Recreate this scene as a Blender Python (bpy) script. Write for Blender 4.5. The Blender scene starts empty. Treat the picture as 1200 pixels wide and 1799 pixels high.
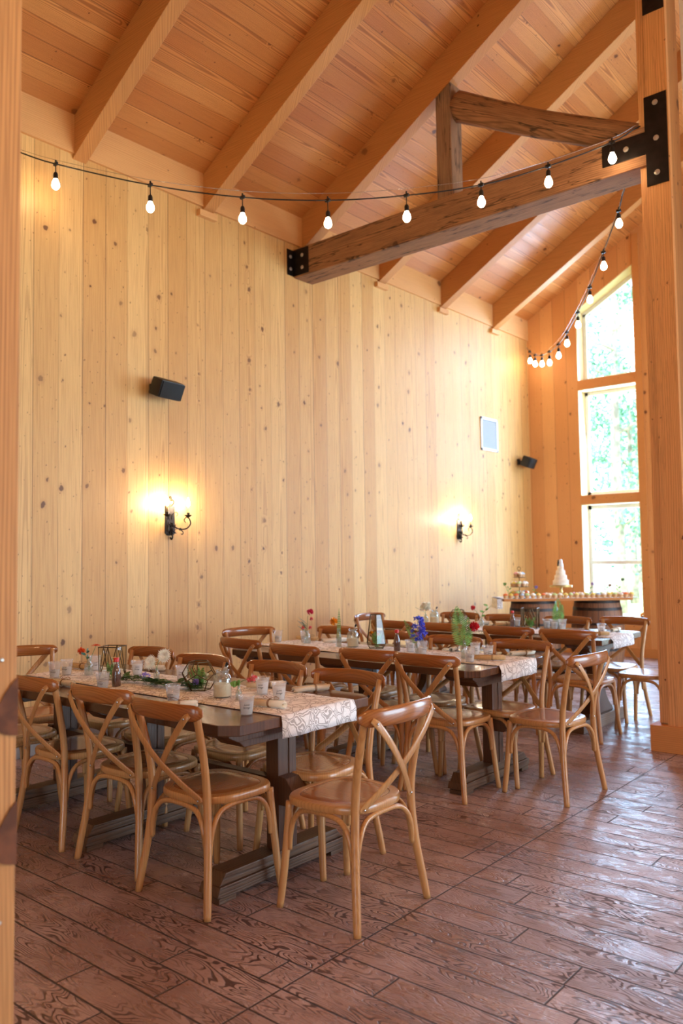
import bpy, bmesh, math, random
from mathutils import Vector, Matrix
R_ = random.Random(7)
PI = math.pi
sc = bpy.context.scene
COL = sc.collection

# ------------------------------------------------------------------ camera
cam_d = bpy.data.cameras.new('camera'); cam = bpy.data.objects.new('camera', cam_d); COL.objects.link(cam)
cam_d.sensor_fit = 'HORIZONTAL'; cam_d.sensor_width = 36.0; cam_d.lens = 1420.39/1200*36
pi_, ya_, ro_ = 0.055635, -0.701474, -0.014143
Fw = Vector((math.sin(ya_)*math.cos(pi_), math.cos(ya_)*math.cos(pi_), math.sin(pi_)))
r0 = Vector((math.cos(ya_), -math.sin(ya_), 0)); u0 = r0.cross(Fw)
rr = r0*math.cos(ro_)+u0*math.sin(ro_); uu = -r0*math.sin(ro_)+u0*math.cos(ro_)
cam.matrix_world = Matrix(((rr.x, uu.x, -Fw.x, 5.75), (rr.y, uu.y, -Fw.y, 0), (rr.z, uu.z, -Fw.z, 1.45), (0, 0, 0, 1)))
cam_d.clip_start = 0.05; cam_d.clip_end = 300
cam_d.dof.use_dof = True; cam_d.dof.focus_distance = 4.0; cam_d.dof.aperture_fstop = 3.6
sc.camera = cam

# ------------------------------------------------------------------ view / world / lights
sc.view_settings.view_transform = 'Standard'; sc.view_settings.look = 'None'
sc.view_settings.gamma = 1; sc.view_settings.use_curve_mapping = False
sc.view_settings.exposure = -0.1
try:
    sc.cycles.use_denoising = True; sc.cycles.max_bounces = 8; sc.cycles.transparent_max_bounces = 16
    sc.cycles.sample_clamp_indirect = 4; sc.cycles.caustics_reflective = False; sc.cycles.caustics_refractive = False
    sc.cycles.blur_glossy = 0.5
except Exception: pass
WORLD_S = 6.0
wd = bpy.data.worlds.new('sky'); sc.world = wd; wd.use_nodes = True
wn = wd.node_tree; bg = wn.nodes['Background']
tcw = wn.nodes.new('ShaderNodeTexCoord'); sepw = wn.nodes.new('ShaderNodeSeparateXYZ'); rampw = wn.nodes.new('ShaderNodeValToRGB')
wn.links.new(tcw.outputs['Generated'], sepw.inputs[0]); wn.links.new(sepw.outputs['Z'], rampw.inputs[0])
rampw.color_ramp.elements[0].color = (.72, .88, 1.0, 1); rampw.color_ramp.elements[0].position = 0.0
rampw.color_ramp.elements[1].color = (.42, .68, 1.0, 1); rampw.color_ramp.elements[1].position = 0.7
wn.links.new(rampw.outputs[0], bg.inputs[0]); bg.inputs[1].default_value = WORLD_S

def add_light(name, kind, loc, energy, color, size=.1, size_y=None, target=None):
    d = bpy.data.lights.new(name, kind); o = bpy.data.objects.new(name, d); COL.objects.link(o)
    o.location = loc; d.energy = energy; d.color = color
    if kind == 'AREA':
        d.shape = 'RECTANGLE'; d.size = size; d.size_y = size_y or size
    elif kind == 'SUN': d.angle = size
    else: d.shadow_soft_size = size
    if target is not None:
        o.rotation_euler = (Vector(target)-Vector(loc)).to_track_quat('-Z', 'Y').to_euler()
    return o
DAY = (.58, .80, 1.0); WARM = (1.0, .60, .30)
add_light('sun', 'SUN', (0, 0, 30), 12.0, (1, .96, .88), .01, target=(8, 14, 0))
# daylight coming in through the glazed openings
add_light('side_door_daylight', 'AREA', (12.85, 8.0, 1.8), 740, DAY, 5.6, 3.0, target=(3, 8.3, 1.8))
add_light('gable_door_daylight', 'AREA', (6.6, 11.2, 2.0), 360, (.5, .72, 1.0), 3.6, 3.4, target=(5.2, 0, .8))
add_light('gable_window_daylight', 'AREA', (1.23, 11.58, 2.8), 300, (.42, .66, 1.0), .8, 4.6, target=(1.8, 0, 1.2))
add_light('rear_door_daylight', 'AREA', (6.5, -4.9, 1.8), 70, (.86, .92, 1.0), 5.0, 2.6, target=(4, 6, 1.5))
# warm fill lights added in the unseen nave, without fixtures
for i, (px_, py_, pz_, e_) in enumerate(((6.6, .6, 3.6, 150), (6.6, 4.2, 3.6, 85), (6.6, 8.2, 3.6, 25))):
    add_light('nave_lamp', 'POINT', (px_, py_, pz_), e_, WARM, .35)

# ------------------------------------------------------------------ helpers
def S(r, g, b):
    f = lambda c: ((c/255+.055)/1.055)**2.4 if c/255 > .04045 else c/255/12.92
    return (f(r), f(g), f(b), 1)

class NT:
    def __init__(s, name):
        s.mat = bpy.data.materials.new(name); s.mat.use_nodes = True; s.t = s.mat.node_tree
        s.t.nodes.clear(); s.out = s.n('ShaderNodeOutputMaterial')
    def n(s, k, **kw):
        x = s.t.nodes.new(k)
        for a, b in kw.items(): setattr(x, a, b)
        return x
    def put(s, sock, v):
        if isinstance(v, bpy.types.NodeSocket): s.t.links.new(v, sock)
        elif v is not None: sock.default_value = v
    def m(s, op, a, b=None, c=None, clamp=False):
        x = s.n('ShaderNodeMath', operation=op, use_clamp=clamp)
        for i, v in enumerate((a, b, c)):
            if v is not None: s.put(x.inputs[i], v)
        return x.outputs[0]
    def mix(s, f, a, b, mode='MIX'):
        x = s.n('ShaderNodeMix', data_type='RGBA', blend_type=mode); x.clamp_factor = True
        s.put(x.inputs[0], f); s.put(x.inputs[6], a); s.put(x.inputs[7], b); return x.outputs[2]
    def xyz(s, a, b, c):
        x = s.n('ShaderNodeCombineXYZ')
        for i, v in enumerate((a, b, c)): s.put(x.inputs[i], v)
        return x.outputs[0]
    def noise(s, vec, scale=1, detail=2, rough=.5, dist=0, col=False):
        x = s.n('ShaderNodeTexNoise'); s.put(x.inputs['Vector'], vec)
        for k, v in (('Scale', scale), ('Detail', detail), ('Roughness', rough), ('Distortion', dist)): s.put(x.inputs[k], v)
        return x.outputs['Color' if col else 'Fac']
    def voro(s, vec, scale=1, feat='F1', dim='2D'):
        x = s.n('ShaderNodeTexVoronoi', feature=feat, voronoi_dimensions=dim); s.put(x.inputs['Vector'], vec); s.put(x.inputs['Scale'], scale)
        return x
    def wn(s, w, col=False):
        x = s.n('ShaderNodeTexWhiteNoise', noise_dimensions='1D'); s.put(x.inputs['W'], w); return x.outputs['Color' if col else 'Value']
    def mr(s, v, a, b, c=0., d=1., smooth=True):
        x = s.n('ShaderNodeMapRange', interpolation_type='SMOOTHSTEP' if smooth else 'LINEAR')
        for i, q in enumerate((v, a, b, c, d)): s.put(x.inputs[i], q)
        return x.outputs[0]
    def bsdf(s, color, rough=.5, metal=0, bump=None, bstr=.3, bdist=.01, coat=0, spec=.5, coat_rough=.1, emis=None, estr=0, alpha=None, trans=0):
        p = s.n('ShaderNodeBsdfPrincipled'); s.put(p.inputs['Base Color'], color); s.put(p.inputs['Roughness'], rough)
        s.put(p.inputs['Metallic'], metal); s.put(p.inputs['Specular IOR Level'], spec)
        s.put(p.inputs['Coat Weight'], coat); s.put(p.inputs['Coat Roughness'], coat_rough)
        if emis: s.put(p.inputs['Emission Color'], emis); s.put(p.inputs['Emission Strength'], estr)
        if alpha is not None: s.put(p.inputs['Alpha'], alpha)
        if trans: s.put(p.inputs['Transmission Weight'], trans)
        if bump is not None:
            b = s.n('ShaderNodeBump'); s.put(b.inputs['Height'], bump); b.inputs['Strength'].default_value = bstr; b.inputs['Distance'].default_value = bdist
            s.t.links.new(b.outputs[0], p.inputs['Normal'])
        return p.outputs[0]
    def done(s, sh): s.t.links.new(sh, s.out.inputs[0]); return s.mat
    def coords(s):
        tc = s.n('ShaderNodeTexCoord'); sp = s.n('ShaderNodeSeparateXYZ'); s.t.links.new(tc.outputs['Object'], sp.inputs[0])
        return tc.outputs['Object'], sp.outputs

def plain(name, col, rough=.5, metal=0, coat=0, vary=.12, scale=30, bump=0, spec=.5, emis=None, estr=0):
    N = NT(name); v, _ = N.coords()
    n = N.noise(v, scale, 3)
    c = N.mix(N.mr(n, .3, .7), tuple(x*(1-vary) for x in col[:3])+(1,), tuple(min(1, x*(1+vary)) for x in col[:3])+(1,))
    return N.done(N.bsdf(c, rough, metal, bump=n if bump else None, bstr=bump, coat=coat, spec=spec, emis=emis, estr=estr))

def wood(name, across, along, c1, c2, cdark, width=None, off=0., mult=1., ring=.5, knots=.3, knot_scale=4.5, groove=.35, rough=.5, coat=0., gu=5., gv=.5,
         amp=26., bstr=.25, fine=.12, blotch=0., cblotch=(0, 0, 0, 1), spec=.4, crack=0.):
    N = NT(name); _, c = N.coords(); ix = {'X': 0, 'Y': 1, 'Z': 2}
    third = [k for k in 'XYZ' if k not in (across, along)][0]
    u0_ = N.m('MULTIPLY', c[ix[across]], mult); v = c[ix[along]]
    u = N.m('ADD', u0_, N.m('MULTIPLY', c[ix[third]], .83)) if width is None else u0_
    if width:
        k = N.m('DIVIDE', N.m('SUBTRACT', u, off), width); idx = N.m('FLOOR', k); fr = N.m('SUBTRACT', k, idx)
        rnd = N.wn(idx)
        edge = N.m('MINIMUM', fr, N.m('SUBTRACT', 1., fr)); gm = N.m('MULTIPLY', N.mr(edge, .003/width*.5, .007/width*.5, 1., 0.), N.m('MULTIPLY_ADD', N.wn(N.m('ROUND', N.m('ADD', k, .31))), .75, .25))
    else:
        oi = N.n('ShaderNodeObjectInfo'); rnd = oi.outputs['Random']; gm = None
    r37 = N.m('MULTIPLY', rnd, 37.)
    # knots
    kw_ = N.m('MULTIPLY_ADD', N.noise(N.xyz(N.m('MULTIPLY', u, 26.), N.m('MULTIPLY', v, 26.), 5.), 1., 2.), .03, -.015)
    kv = N.xyz(N.m('ADD', N.m('ADD', u, N.m('MULTIPLY', rnd, 3.1)), kw_), N.m('ADD', N.m('MULTIPLY', v, .8), N.m('ADD', r37, kw_)), 0.)
    vo = N.voro(kv, knot_scale); csep = N.n('ShaderNodeSeparateColor'); N.t.links.new(vo.outputs['Color'], csep.inputs[0])
    on = N.m('LESS_THAN', csep.outputs[0], knots)
    rad = N.m('MULTIPLY_ADD', N.m('POWER', csep.outputs[1], 2.5), .085, .022)
    dn = N.m('DIVIDE', vo.outputs['Distance'], rad)
    km = N.m('MULTIPLY', N.mr(dn, .75, 1.25, 1., 0.), on); halo = N.m('MULTIPLY', N.mr(dn, .6, 3.2, 1., 0.), on)
    vo2 = N.voro(kv, knot_scale*2.7); c2s = N.n('ShaderNodeSeparateColor'); N.t.links.new(vo2.outputs['Color'], c2s.inputs[0])
    km2 = N.m('MULTIPLY', N.mr(vo2.outputs['Distance'], .03, .075, 1., 0.), N.m('LESS_THAN', c2s.outputs[1], knots*.55))
    low = N.noise(N.xyz(N.m('MULTIPLY', u, gu), N.m('MULTIPLY', v, gv), r37), 1., 1.5, .35, 0.)
    if width:
        ctr = N.m('ADD', N.m('SUBTRACT', fr, .5), N.m('MULTIPLY_ADD', N.wn(N.m('ADD', idx, 91.7)), 1.5, -.75))
        ph0 = N.m('MULTIPLY_ADD', N.m('MULTIPLY', ctr, ctr), 46.*width/.145, N.m('MULTIPLY', v, 1.5))
    else: ph0 = N.m('MULTIPLY', u, 150.)
    ph = N.m('ADD', ph0, N.m('MULTIPLY_ADD', low, amp, N.m('MULTIPLY', halo, 2.5)))
    rg = N.mr(N.m('SINE', N.m('MULTIPLY', ph, 6.28/2.2)), .0, 1.)
    fn = N.noise(N.xyz(N.m('MULTIPLY', u, 160.), N.m('MULTIPLY', v, 3.5), r37), 1., 2.)
    col = N.mix(N.mr(N.m('ADD', N.m('MULTIPLY', rnd, .75), N.m('MULTIPLY', N.noise(N.xyz(N.m('MULTIPLY', u, 2.), N.m('MULTIPLY', v, .7), r37), 1.), .35)), .1, .95, smooth=False), c1, c2)
    col = N.mix(N.m('MULTIPLY', rg, ring), col, cdark)
    col = N.mix(N.m('MULTIPLY', N.mr(fn, .35, .8), fine), col, cdark)
    if blotch: col = N.mix(N.m('MULTIPLY', N.mr(N.noise(N.xyz(N.m('MULTIPLY', u, 7.), N.m('MULTIPLY', v, 2.2), r37), 1., 4., .65), .45, .75), blotch), col, cblotch)
    if crack:
        cn = N.noise(N.xyz(N.m('MULTIPLY', u, 11.), N.m('MULTIPLY', v, .8), 3.3), 1., 4., .6)
        cm = N.mr(N.m('ABSOLUTE', N.m('SUBTRACT', cn, .5)), .0, .022, 1., 0.); col = N.mix(N.m('MULTIPLY', cm, crack), col, (.02, .012, .008, 1))
    col = N.mix(N.m('MULTIPLY', halo, .2), col, cdark)
    kd = N.m('MAXIMUM', km, km2)
    col = N.mix(N.m('MULTIPLY', kd, N.m('MULTIPLY_ADD', csep.outputs[2], .45, .42)), col, (cdark[0]*.30, cdark[1]*.2, cdark[2]*.15, 1))
    h = N.m('SUBTRACT', N.m('MULTIPLY', fn, .25), N.m('MULTIPLY', rg, .35))
    if gm is not None:
        col = N.mix(N.m('MULTIPLY', gm, groove*1.6 if groove < .6 else 1.), col, (cdark[0]*.3, cdark[1]*.25, cdark[2]*.2, 1)); h = N.m('SUBTRACT', h, N.m('MULTIPLY', gm, 2.5))
    return N.done(N.bsdf(col, rough, bump=h, bstr=bstr, bdist=.003, coat=coat, spec=spec))

class MB:
    def __init__(s): s.bm = bmesh.new()
    def add(s, vs, fs):
        b = [s.bm.verts.new(v) for v in vs]
        for f in fs:
            try: s.bm.faces.new([b[i] for i in f])
            except ValueError: pass
        return b
    def box(s, x0, x1, y0, y1, z0, z1, bev=0, M=None):
        if bev:
            t = bmesh.new(); bmesh.ops.create_cube(t, size=1)
            for v in t.verts: v.co = Vector((x0+(v.co.x+.5)*(x1-x0), y0+(v.co.y+.5)*(y1-y0), z0+(v.co.z+.5)*(z1-z0)))
            bmesh.ops.bevel(t, geom=t.edges[:]+t.verts[:], offset=bev, segments=2, affect='EDGES', profile=.6)
            t.verts.index_update(); vs = [M @ v.co if M else v.co.copy() for v in t.verts]; fs = [[v.index for v in f.verts] for f in t.faces]; t.free()
            s.add(vs, fs); return s
        vs = [Vector(p) for p in ((x0,y0,z0),(x1,y0,z0),(x1,y1,z0),(x0,y1,z0),(x0,y0,z1),(x1,y0,z1),(x1,y1,z1),(x0,y1,z1))]
        if M: vs = [M @ v for v in vs]
        s.add(vs, [(3,2,1,0),(4,5,6,7),(0,1,5,4),(1,2,6,5),(2,3,7,6),(3,0,4,7)]); return s
    def prism(s, pts, axis, a, b, bev=0):
        # polygon pts (2D) extruded along axis from a to b; X: (y,z)  Y: (x,z)  Z: (x,y)
        f = {'X': lambda p, t: (t, p[0], p[1]), 'Y': lambda p, t: (p[0], t, p[1]), 'Z': lambda p, t: (p[0], p[1], t)}[axis]
        n = len(pts); t = bmesh.new()
        vs = [t.verts.new(f(p, a)) for p in pts]+[t.verts.new(f(p, b)) for p in pts]
        t.faces.new(vs[:n][::-1]); t.faces.new(vs[n:])
        for i in range(n): t.faces.new((vs[i], vs[(i+1) % n], vs[n+(i+1) % n], vs[n+i]))
        bmesh.ops.recalc_face_normals(t, faces=t.faces[:])
        if bev: bmesh.ops.bevel(t, geom=t.edges[:], offset=bev, segments=2, affect='EDGES', profile=.6)
        t.verts.index_update(); s.add([v.co.copy() for v in t.verts], [[v.index for v in q.verts] for q in t.faces]); t.free(); return s
    def sweep(s, pts, rad, n=10, flat=None, up=None, res=0, cap=True):
        pts = [Vector(p) for p in pts]; rad = list(rad) if hasattr(rad, '__len__') else [rad]*len(pts)
        if res:
            P2, R2 = [], []
            for i in range(len(pts)-1):
                p0, p1, p2, p3 = pts[max(i-1, 0)], pts[i], pts[i+1], pts[min(i+2, len(pts)-1)]
                for k in range(res):
                    t = k/res; P2.append(.5*((2*p1)+(p2-p0)*t+(2*p0-5*p1+4*p2-p3)*t*t+(3*p1-p0-3*p2+p3)*t**3)); R2.append(rad[i]*(1-t)+rad[i+1]*t)
            P2.append(pts[-1]); R2.append(rad[-1]); pts, rad = P2, R2
        rings = []; prev = Vector(up) if up else None
        for i, p in enumerate(pts):
            t = (pts[min(i+1, len(pts)-1)]-pts[max(i-1, 0)]).normalized()
            if prev is None: prev = Vector((0, 0, 1)) if abs(t.z) < .9 else Vector((1, 0, 0))
            base = Vector(up) if up else prev
            a = (base-t*base.dot(t)).normalized(); b = t.cross(a); prev = a
            fl = flat if flat else 1.
            rings.append([s.bm.verts.new(p+(a*math.cos(q)*rad[i]+b*math.sin(q)*rad[i]*fl)) for q in (2*PI*k/n for k in range(n))])
        for i in range(len(rings)-1):
            for k in range(n): s.bm.faces.new((rings[i][k], rings[i][(k+1) % n], rings[i+1][(k+1) % n], rings[i+1][k]))
        if cap:
            try: s.bm.faces.new(rings[0][::-1]); s.bm.faces.new(rings[-1])
            except ValueError: pass
        return s
    def lathe(s, prof, n=24, c=(0, 0, 0), a0=0., a1=2*PI, M=None):
        full = abs(a1-a0-2*PI) < 1e-6; cnt = n if full else n+1
        C = Vector(c); rings = []
        for r, z in prof:
            if r < 1e-6: v = C+Vector((0, 0, z)); rings.append([s.bm.verts.new(M @ v if M else v)]); continue
            L = []
            for k in range(cnt):
                a = a0+(a1-a0)*k/n; v = C+Vector((r*math.cos(a), r*math.sin(a), z)); L.append(s.bm.verts.new(M @ v if M else v))
            rings.append(L)
        for A, B in zip(rings, rings[1:]):
            for k in range(n if full else n):
                i, j = k, (k+1) % cnt
                try:
                    if len(A) == 1 and len(B) == 1: continue
                    if len(A) == 1: s.bm.faces.new((A[0], B[j], B[i]))
                    elif len(B) == 1: s.bm.faces.new((A[i], A[j], B[0]))
                    else: s.bm.faces.new((A[i], A[j], B[j], B[i]))
                except ValueError: pass
        return s
    def ball(s, c, r, n=10, m=7, sq=(1, 1, 1)):
        return s.lathe([(math.sin(PI*i/m)*r if 0 < i < m else 0, -math.cos(PI*i/m)*r) for i in range(m+1)], n, (0, 0, 0), M=Matrix.Translation(Vector(c)) @ Matrix.Diagonal((*sq, 1)))
    def leaf(s, p, d, side, L, W):
        p = Vector(p); d = Vector(d).normalized(); sd = Vector(side); sd = (sd-d*sd.dot(d)).normalized()
        nn = d.cross(sd)
        s.add([p, p+d*L*.35+sd*W*.5+nn*L*.05, p+d*L*.75+sd*W*.35, p+d*L-nn*L*.08, p+d*L*.75-sd*W*.35, p+d*L*.35-sd*W*.5+nn*L*.05], [(0,1,2,3,4,5)]); return s
    def build(s, name, mat, parent=None, smooth=False, loc=None, solid=0):
        me = bpy.data.meshes.new(name)
        if smooth:
            for f in s.bm.faces: f.smooth = True
        s.bm.normal_update(); s.bm.to_mesh(me); s.bm.free()
        me.materials.append(mat); o = bpy.data.objects.new(name, me); COL.objects.link(o)
        if smooth == 'auto':
            try: me.set_sharp_from_angle(angle=math.radians(38))
            except Exception: pass
        if parent: o.parent = parent
        if loc: o.location = loc
        if solid:
            md = o.modifiers.new('thickness', 'SOLIDIFY'); md.thickness = solid; md.offset = 0
        return o
def tag(o, label=None, cat=None, group=None, kind=None):
    for k, v in (('label', label), ('category', cat), ('group', group), ('kind', kind)):
        if v: o[k] = v
    return o
def thing(name, loc, label, cat, group=None, rz=0):
    o = bpy.data.objects.new(name, None); COL.objects.link(o); o.location = loc; o.rotation_euler = (0, 0, rz); o.empty_display_size = .05
    return tag(o, label, cat, group)
KIDS = {}
def copy_tree(o, parent=None):
    c = o.copy(); COL.objects.link(c)
    if parent: c.parent = parent
    for ch in list(o.children): copy_tree(ch, c)
    return c
def place(proto, used, loc, rz, label, group=None):
    o = copy_tree(proto) if used else proto
    o.location = loc; o.rotation_euler = (0, 0, rz); o['label'] = label
    if group: o['group'] = group
    return o

# ------------------------------------------------------------------ materials
M = {}
PINE1, PINE2, PINED = S(232, 188, 122), S(210, 158, 92), S(150, 90, 40)
M['wall'] = wood('pine_wall_boards', 'Y', 'Z', PINE1, PINE2, PINED, width=.2135, off=3.165, ring=.3, knots=.5, knot_scale=5.2, amp=9, fine=.34, rough=.5, groove=.58, gu=7)
M['wall_far'] = wood('pine_gable_boards', 'X', 'Z', S(232, 172, 110), S(214, 148, 88), S(160, 94, 48), width=.205, off=.02, ring=.2, knots=.34, amp=14, fine=.14, rough=.5, groove=.4, gu=7)
M['ceil'] = wood('pine_ceiling_boards', 'X', 'Y', S(220, 150, 84), S(198, 122, 60), S(132, 66, 26), width=.145, off=.03, mult=1.158, ring=.62, knots=.3, knot_scale=3.9, amp=15, fine=.22, rough=.42, groove=.5, gu=5, gv=.5)
M['rafter'] = wood('rafter_pine', 'Z', 'X', S(210, 146, 82), S(192, 126, 66), S(142, 84, 38), ring=.3, knots=.08, knot_scale=2.5, amp=18, fine=.35, rough=.6, gu=7, gv=.6)
M['trimwood'] = wood('trim_pine', 'Z', 'Y', S(228, 172, 112), S(212, 152, 92), S(160, 98, 50), ring=.25, knots=.2, knot_scale=2.6, amp=14, fine=.15, rough=.5)
M['farrail'] = wood('window_rail_pine', 'Z', 'X', S(216, 148, 84), S(204, 134, 72), S(150, 86, 40), ring=.25, knots=.35, knot_scale=4, amp=12, fine=.15, rough=.5)
M['jamb'] = wood('window_jamb_pine', 'X', 'Z', S(240, 218, 176), S(232, 206, 160), S(200, 160, 110), ring=.15, knots=.2, amp=10, fine=.1, rough=.5)  # sky light on the jambs is put into this paler pine colour
M['post'] = wood('post_pine', 'X', 'Z', S(232, 172, 112), S(218, 154, 96), S(168, 102, 54), ring=.42, knots=.32, knot_scale=3.1, amp=16, fine=.3, rough=.52, gu=9, gv=.4, crack=.15)
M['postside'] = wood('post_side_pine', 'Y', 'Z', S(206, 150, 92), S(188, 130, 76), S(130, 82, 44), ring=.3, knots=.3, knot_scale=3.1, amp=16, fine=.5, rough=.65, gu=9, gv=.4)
M['old'] = wood('weathered_timber', 'Z', 'X', S(188, 136, 94), S(160, 112, 76), S(94, 62, 40), ring=.5, knots=.2, knot_scale=3, amp=20, fine=.6, rough=.8, gu=6, gv=.7, blotch=.6, cblotch=S(112, 82, 60), bstr=.6, crack=.8)
M['oldv'] = wood('weathered_upright', 'X', 'Z', S(172, 132, 100), S(150, 112, 84), S(96, 68, 50), ring=.4, knots=.1, knot_scale=3, amp=18, fine=.6, rough=.8, gu=7, gv=.6, blotch=.7, cblotch=S(96, 74, 58), bstr=.6, crack=.8)
M['chair'] = wood('honey_chair_wood', 'X', 'Z', S(198, 146, 92), S(188, 134, 80), S(144, 94, 50), ring=.28, knots=0, amp=9, fine=.35, rough=.32, coat=.3, gu=8, gv=2, bstr=.08)
M['rail'] = wood('amber_rail_wood', 'Z', 'X', S(170, 104, 52), S(154, 90, 42), S(108, 58, 24), ring=.35, knots=0, amp=10, fine=.35, rough=.27, coat=.45, gu=12, gv=2.5, bstr=.06)
M['seat'] = wood('amber_seat_veneer', 'X', 'Y', S(180, 118, 64), S(164, 102, 52), S(122, 70, 34), ring=.35, knots=0, amp=10, fine=.3, rough=.24, coat=.5, gu=8, gv=1.6, bstr=.05)
M['table'] = wood('walnut_table_top', 'Y', 'X', S(112, 70, 42), S(88, 54, 32), S(50, 30, 18), width=.192, off=2.25, ring=.5, knots=.06, knot_scale=3, amp=16, fine=.4, rough=.26, coat=.25, groove=.35, gu=5, gv=.7, bstr=.12)
M['tleg'] = wood('walnut_table_leg', 'X', 'Z', S(104, 66, 42), S(78, 48, 30), S(42, 25, 15), ring=.25, knots=.06, amp=16, fine=.5, rough=.42, coat=.1, gu=9, gv=.8, bstr=.3)
M['sled'] = wood('worn_walnut_sled', 'X', 'Y', S(118, 84, 58), S(94, 66, 44), S(52, 35, 23), ring=.5, knots=.06, amp=16, fine=.5, rough=.5, gu=9, gv=.8, blotch=.3, cblotch=S(136, 108, 78), bstr=.4)
M['iron'] = plain('black_steel', S(40, 34, 32), .42, .7, vary=.25, scale=14)
M['bolt'] = plain('zinc_bolt', S(196, 190, 182), .35, .8)
M['wrought'] = plain('wrought_iron', S(44, 34, 28), .5, .6, vary=.3)
M['black'] = plain('black_plastic', S(18, 17, 17), .42, vary=.1)
M['blackgrille'] = plain('speaker_grille', S(12, 12, 13), .8, vary=.3, scale=400, bump=.3)
M['white'] = plain('white_paint', S(236, 238, 240), .4, vary=.03)
M['plaster'] = plain('warm_white_plaster', S(232, 222, 212), .8, vary=.03, scale=60, bump=.1)
M['curb'] = plain('grey_concrete_curb', S(150, 146, 142), .85, vary=.15, scale=9, bump=.2)
M['flash'] = plain('blue_flashing', S(88, 116, 140), .5, vary=.2)
M['water'] = plain('cloudy_water', S(222, 214, 204), .25, vary=.05)
M['milk'] = plain('cream_wax', S(240, 226, 196), .4, vary=.04)
M['sauce'] = plain('brown_sauce', S(92, 40, 20), .25, vary=.15)
M['redcap'] = plain('red_cap', S(205, 28, 24), .35)
M['twine'] = plain('jute_twine', S(150, 108, 66), .9, vary=.3, scale=200)
M['napkin'] = plain('cream_napkin_paper', S(238, 226, 204), .85, vary=.05, scale=40, bump=.15)
M['kraft'] = plain('kraft_cutlery_wrap', S(208, 172, 122), .8, vary=.1, scale=60, bump=.1)
M['steel'] = plain('cutlery_steel', S(190, 192, 196), .25, 1)
M['brass'] = plain('dark_brass_frame', S(92, 70, 44), .4, .8, vary=.2)
M['gold'] = plain('gold_cake_stand', S(214, 180, 110), .3, .7)
M['leafy'] = plain('fern_green', S(116, 164, 84), .6, vary=.35, scale=25)
M['darkleaf'] = plain('garland_green', S(58, 96, 44), .6, vary=.4, scale=30)
M['blueleaf'] = plain('blue_green_foliage', S(64, 110, 96), .6, vary=.3)
M['stem'] = plain('stem_green', S(96, 128, 70), .6, vary=.2)
for k, c in dict(orange=(226, 88, 28), red=(206, 24, 40), pink=(226, 92, 96), hotpink=(206, 40, 80), yellow=(242, 160, 40), blue=(78, 92, 214), lilac=(150, 130, 210),
                 daisy=(246, 240, 224), lav=(176, 150, 200), berry=(150, 30, 50)).items():
    M[k] = plain(k+'_petal', S(*c), .6, vary=.18, scale=50)
M['cake'] = plain('white_icing', S(246, 232, 212), .55, vary=.03, bump=.1)
M['cakecup'] = plain('cupcake_case', S(222, 176, 130), .7, vary=.1)
M['ic_w'] = plain('white_frosting', S(248, 240, 226), .5, vary=.04)
M['ic_y'] = plain('yellow_frosting', S(246, 218, 110), .5, vary=.06)
M['ic_o'] = plain('orange_frosting', S(236, 120, 60), .5, vary=.06)
M['ic_b'] = plain('pale_blue_frosting', S(176, 198, 224), .5, vary=.06)
M['ic_g'] = plain('pale_green_frosting', S(206, 222, 150), .5, vary=.06)
M['ic_p'] = plain('pink_frosting', S(238, 176, 176), .5, vary=.06)
M['hoop'] = plain('barrel_hoop_iron', S(52, 46, 44), .45, .7, vary=.3)
M['bark'] = plain('pine_bark', S(176, 160, 146), .9, vary=.35, scale=6, bump=.4)
M['leaves'] = plain('tree_leaves', S(112, 158, 124), .7, vary=.4, scale=1.2)
M['grass'] = plain('lawn', S(190, 206, 160), .95, vary=.3, scale=3)
M['vent'] = plain('vent_white', S(224, 228, 232), .45, vary=.03)
M['ventdark'] = plain('vent_shadow_gap', S(120, 126, 134), .7)
M['wound'] = plain('bark_wound', S(104, 60, 36), .8, vary=.35, scale=18, bump=.3)
M['candle'] = plain('candle_sleeve', S(206, 168, 112), .6)
M['ink'] = plain('black_print', S(30, 28, 30), .6)
def emis(name, col, st):
    N = NT(name); e = N.n('ShaderNodeEmission'); e.inputs[0].default_value = col; e.inputs[1].default_value = st; return N.done(e.outputs[0])
M['bulb'] = emis('lit_bulb', (1, .74, .46, 1), 75); M['flame'] = emis('lit_candle_bulb', (1, .80, .56, 1), 650)
def glass(name, tint, refl=.12, body=0., bodycol=(1, 1, 1, 1), rough=.02):
    N = NT(name); lw = N.n('ShaderNodeLayerWeight'); lw.inputs[0].default_value = .35
    t = N.n('ShaderNodeBsdfTransparent'); t.inputs[0].default_value = tint
    g = N.n('ShaderNodeBsdfGlossy'); g.inputs['Roughness'].default_value = rough
    f = N.m('MULTIPLY_ADD', N.m('POWER', lw.outputs['Facing'], 1.6), .75, refl*.5, clamp=True)
    mx = N.n('ShaderNodeMixShader'); N.put(mx.inputs[0], N.m('MULTIPLY', f, refl*4, clamp=True)); N.t.links.new(t.outputs[0], mx.inputs[1]); N.t.links.new(g.outputs[0], mx.inputs[2]); o = mx.outputs[0]
    if body:
        d = N.n('ShaderNodeBsdfDiffuse'); d.inputs[0].default_value = bodycol; m2 = N.n('ShaderNodeMixShader'); m2.inputs[0].default_value = body
        N.t.links.new(o, m2.inputs[1]); N.t.links.new(d.outputs[0], m2.inputs[2]); o = m2.outputs[0]
    return N.done(o)
M['pane'] = glass('window_glass', (.96, .98, .98, 1), .05)
M['cup'] = glass('clear_plastic_cup', (.985, .985, .99, 1), .14, .14, (.98, .98, .98, 1), .08)
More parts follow.
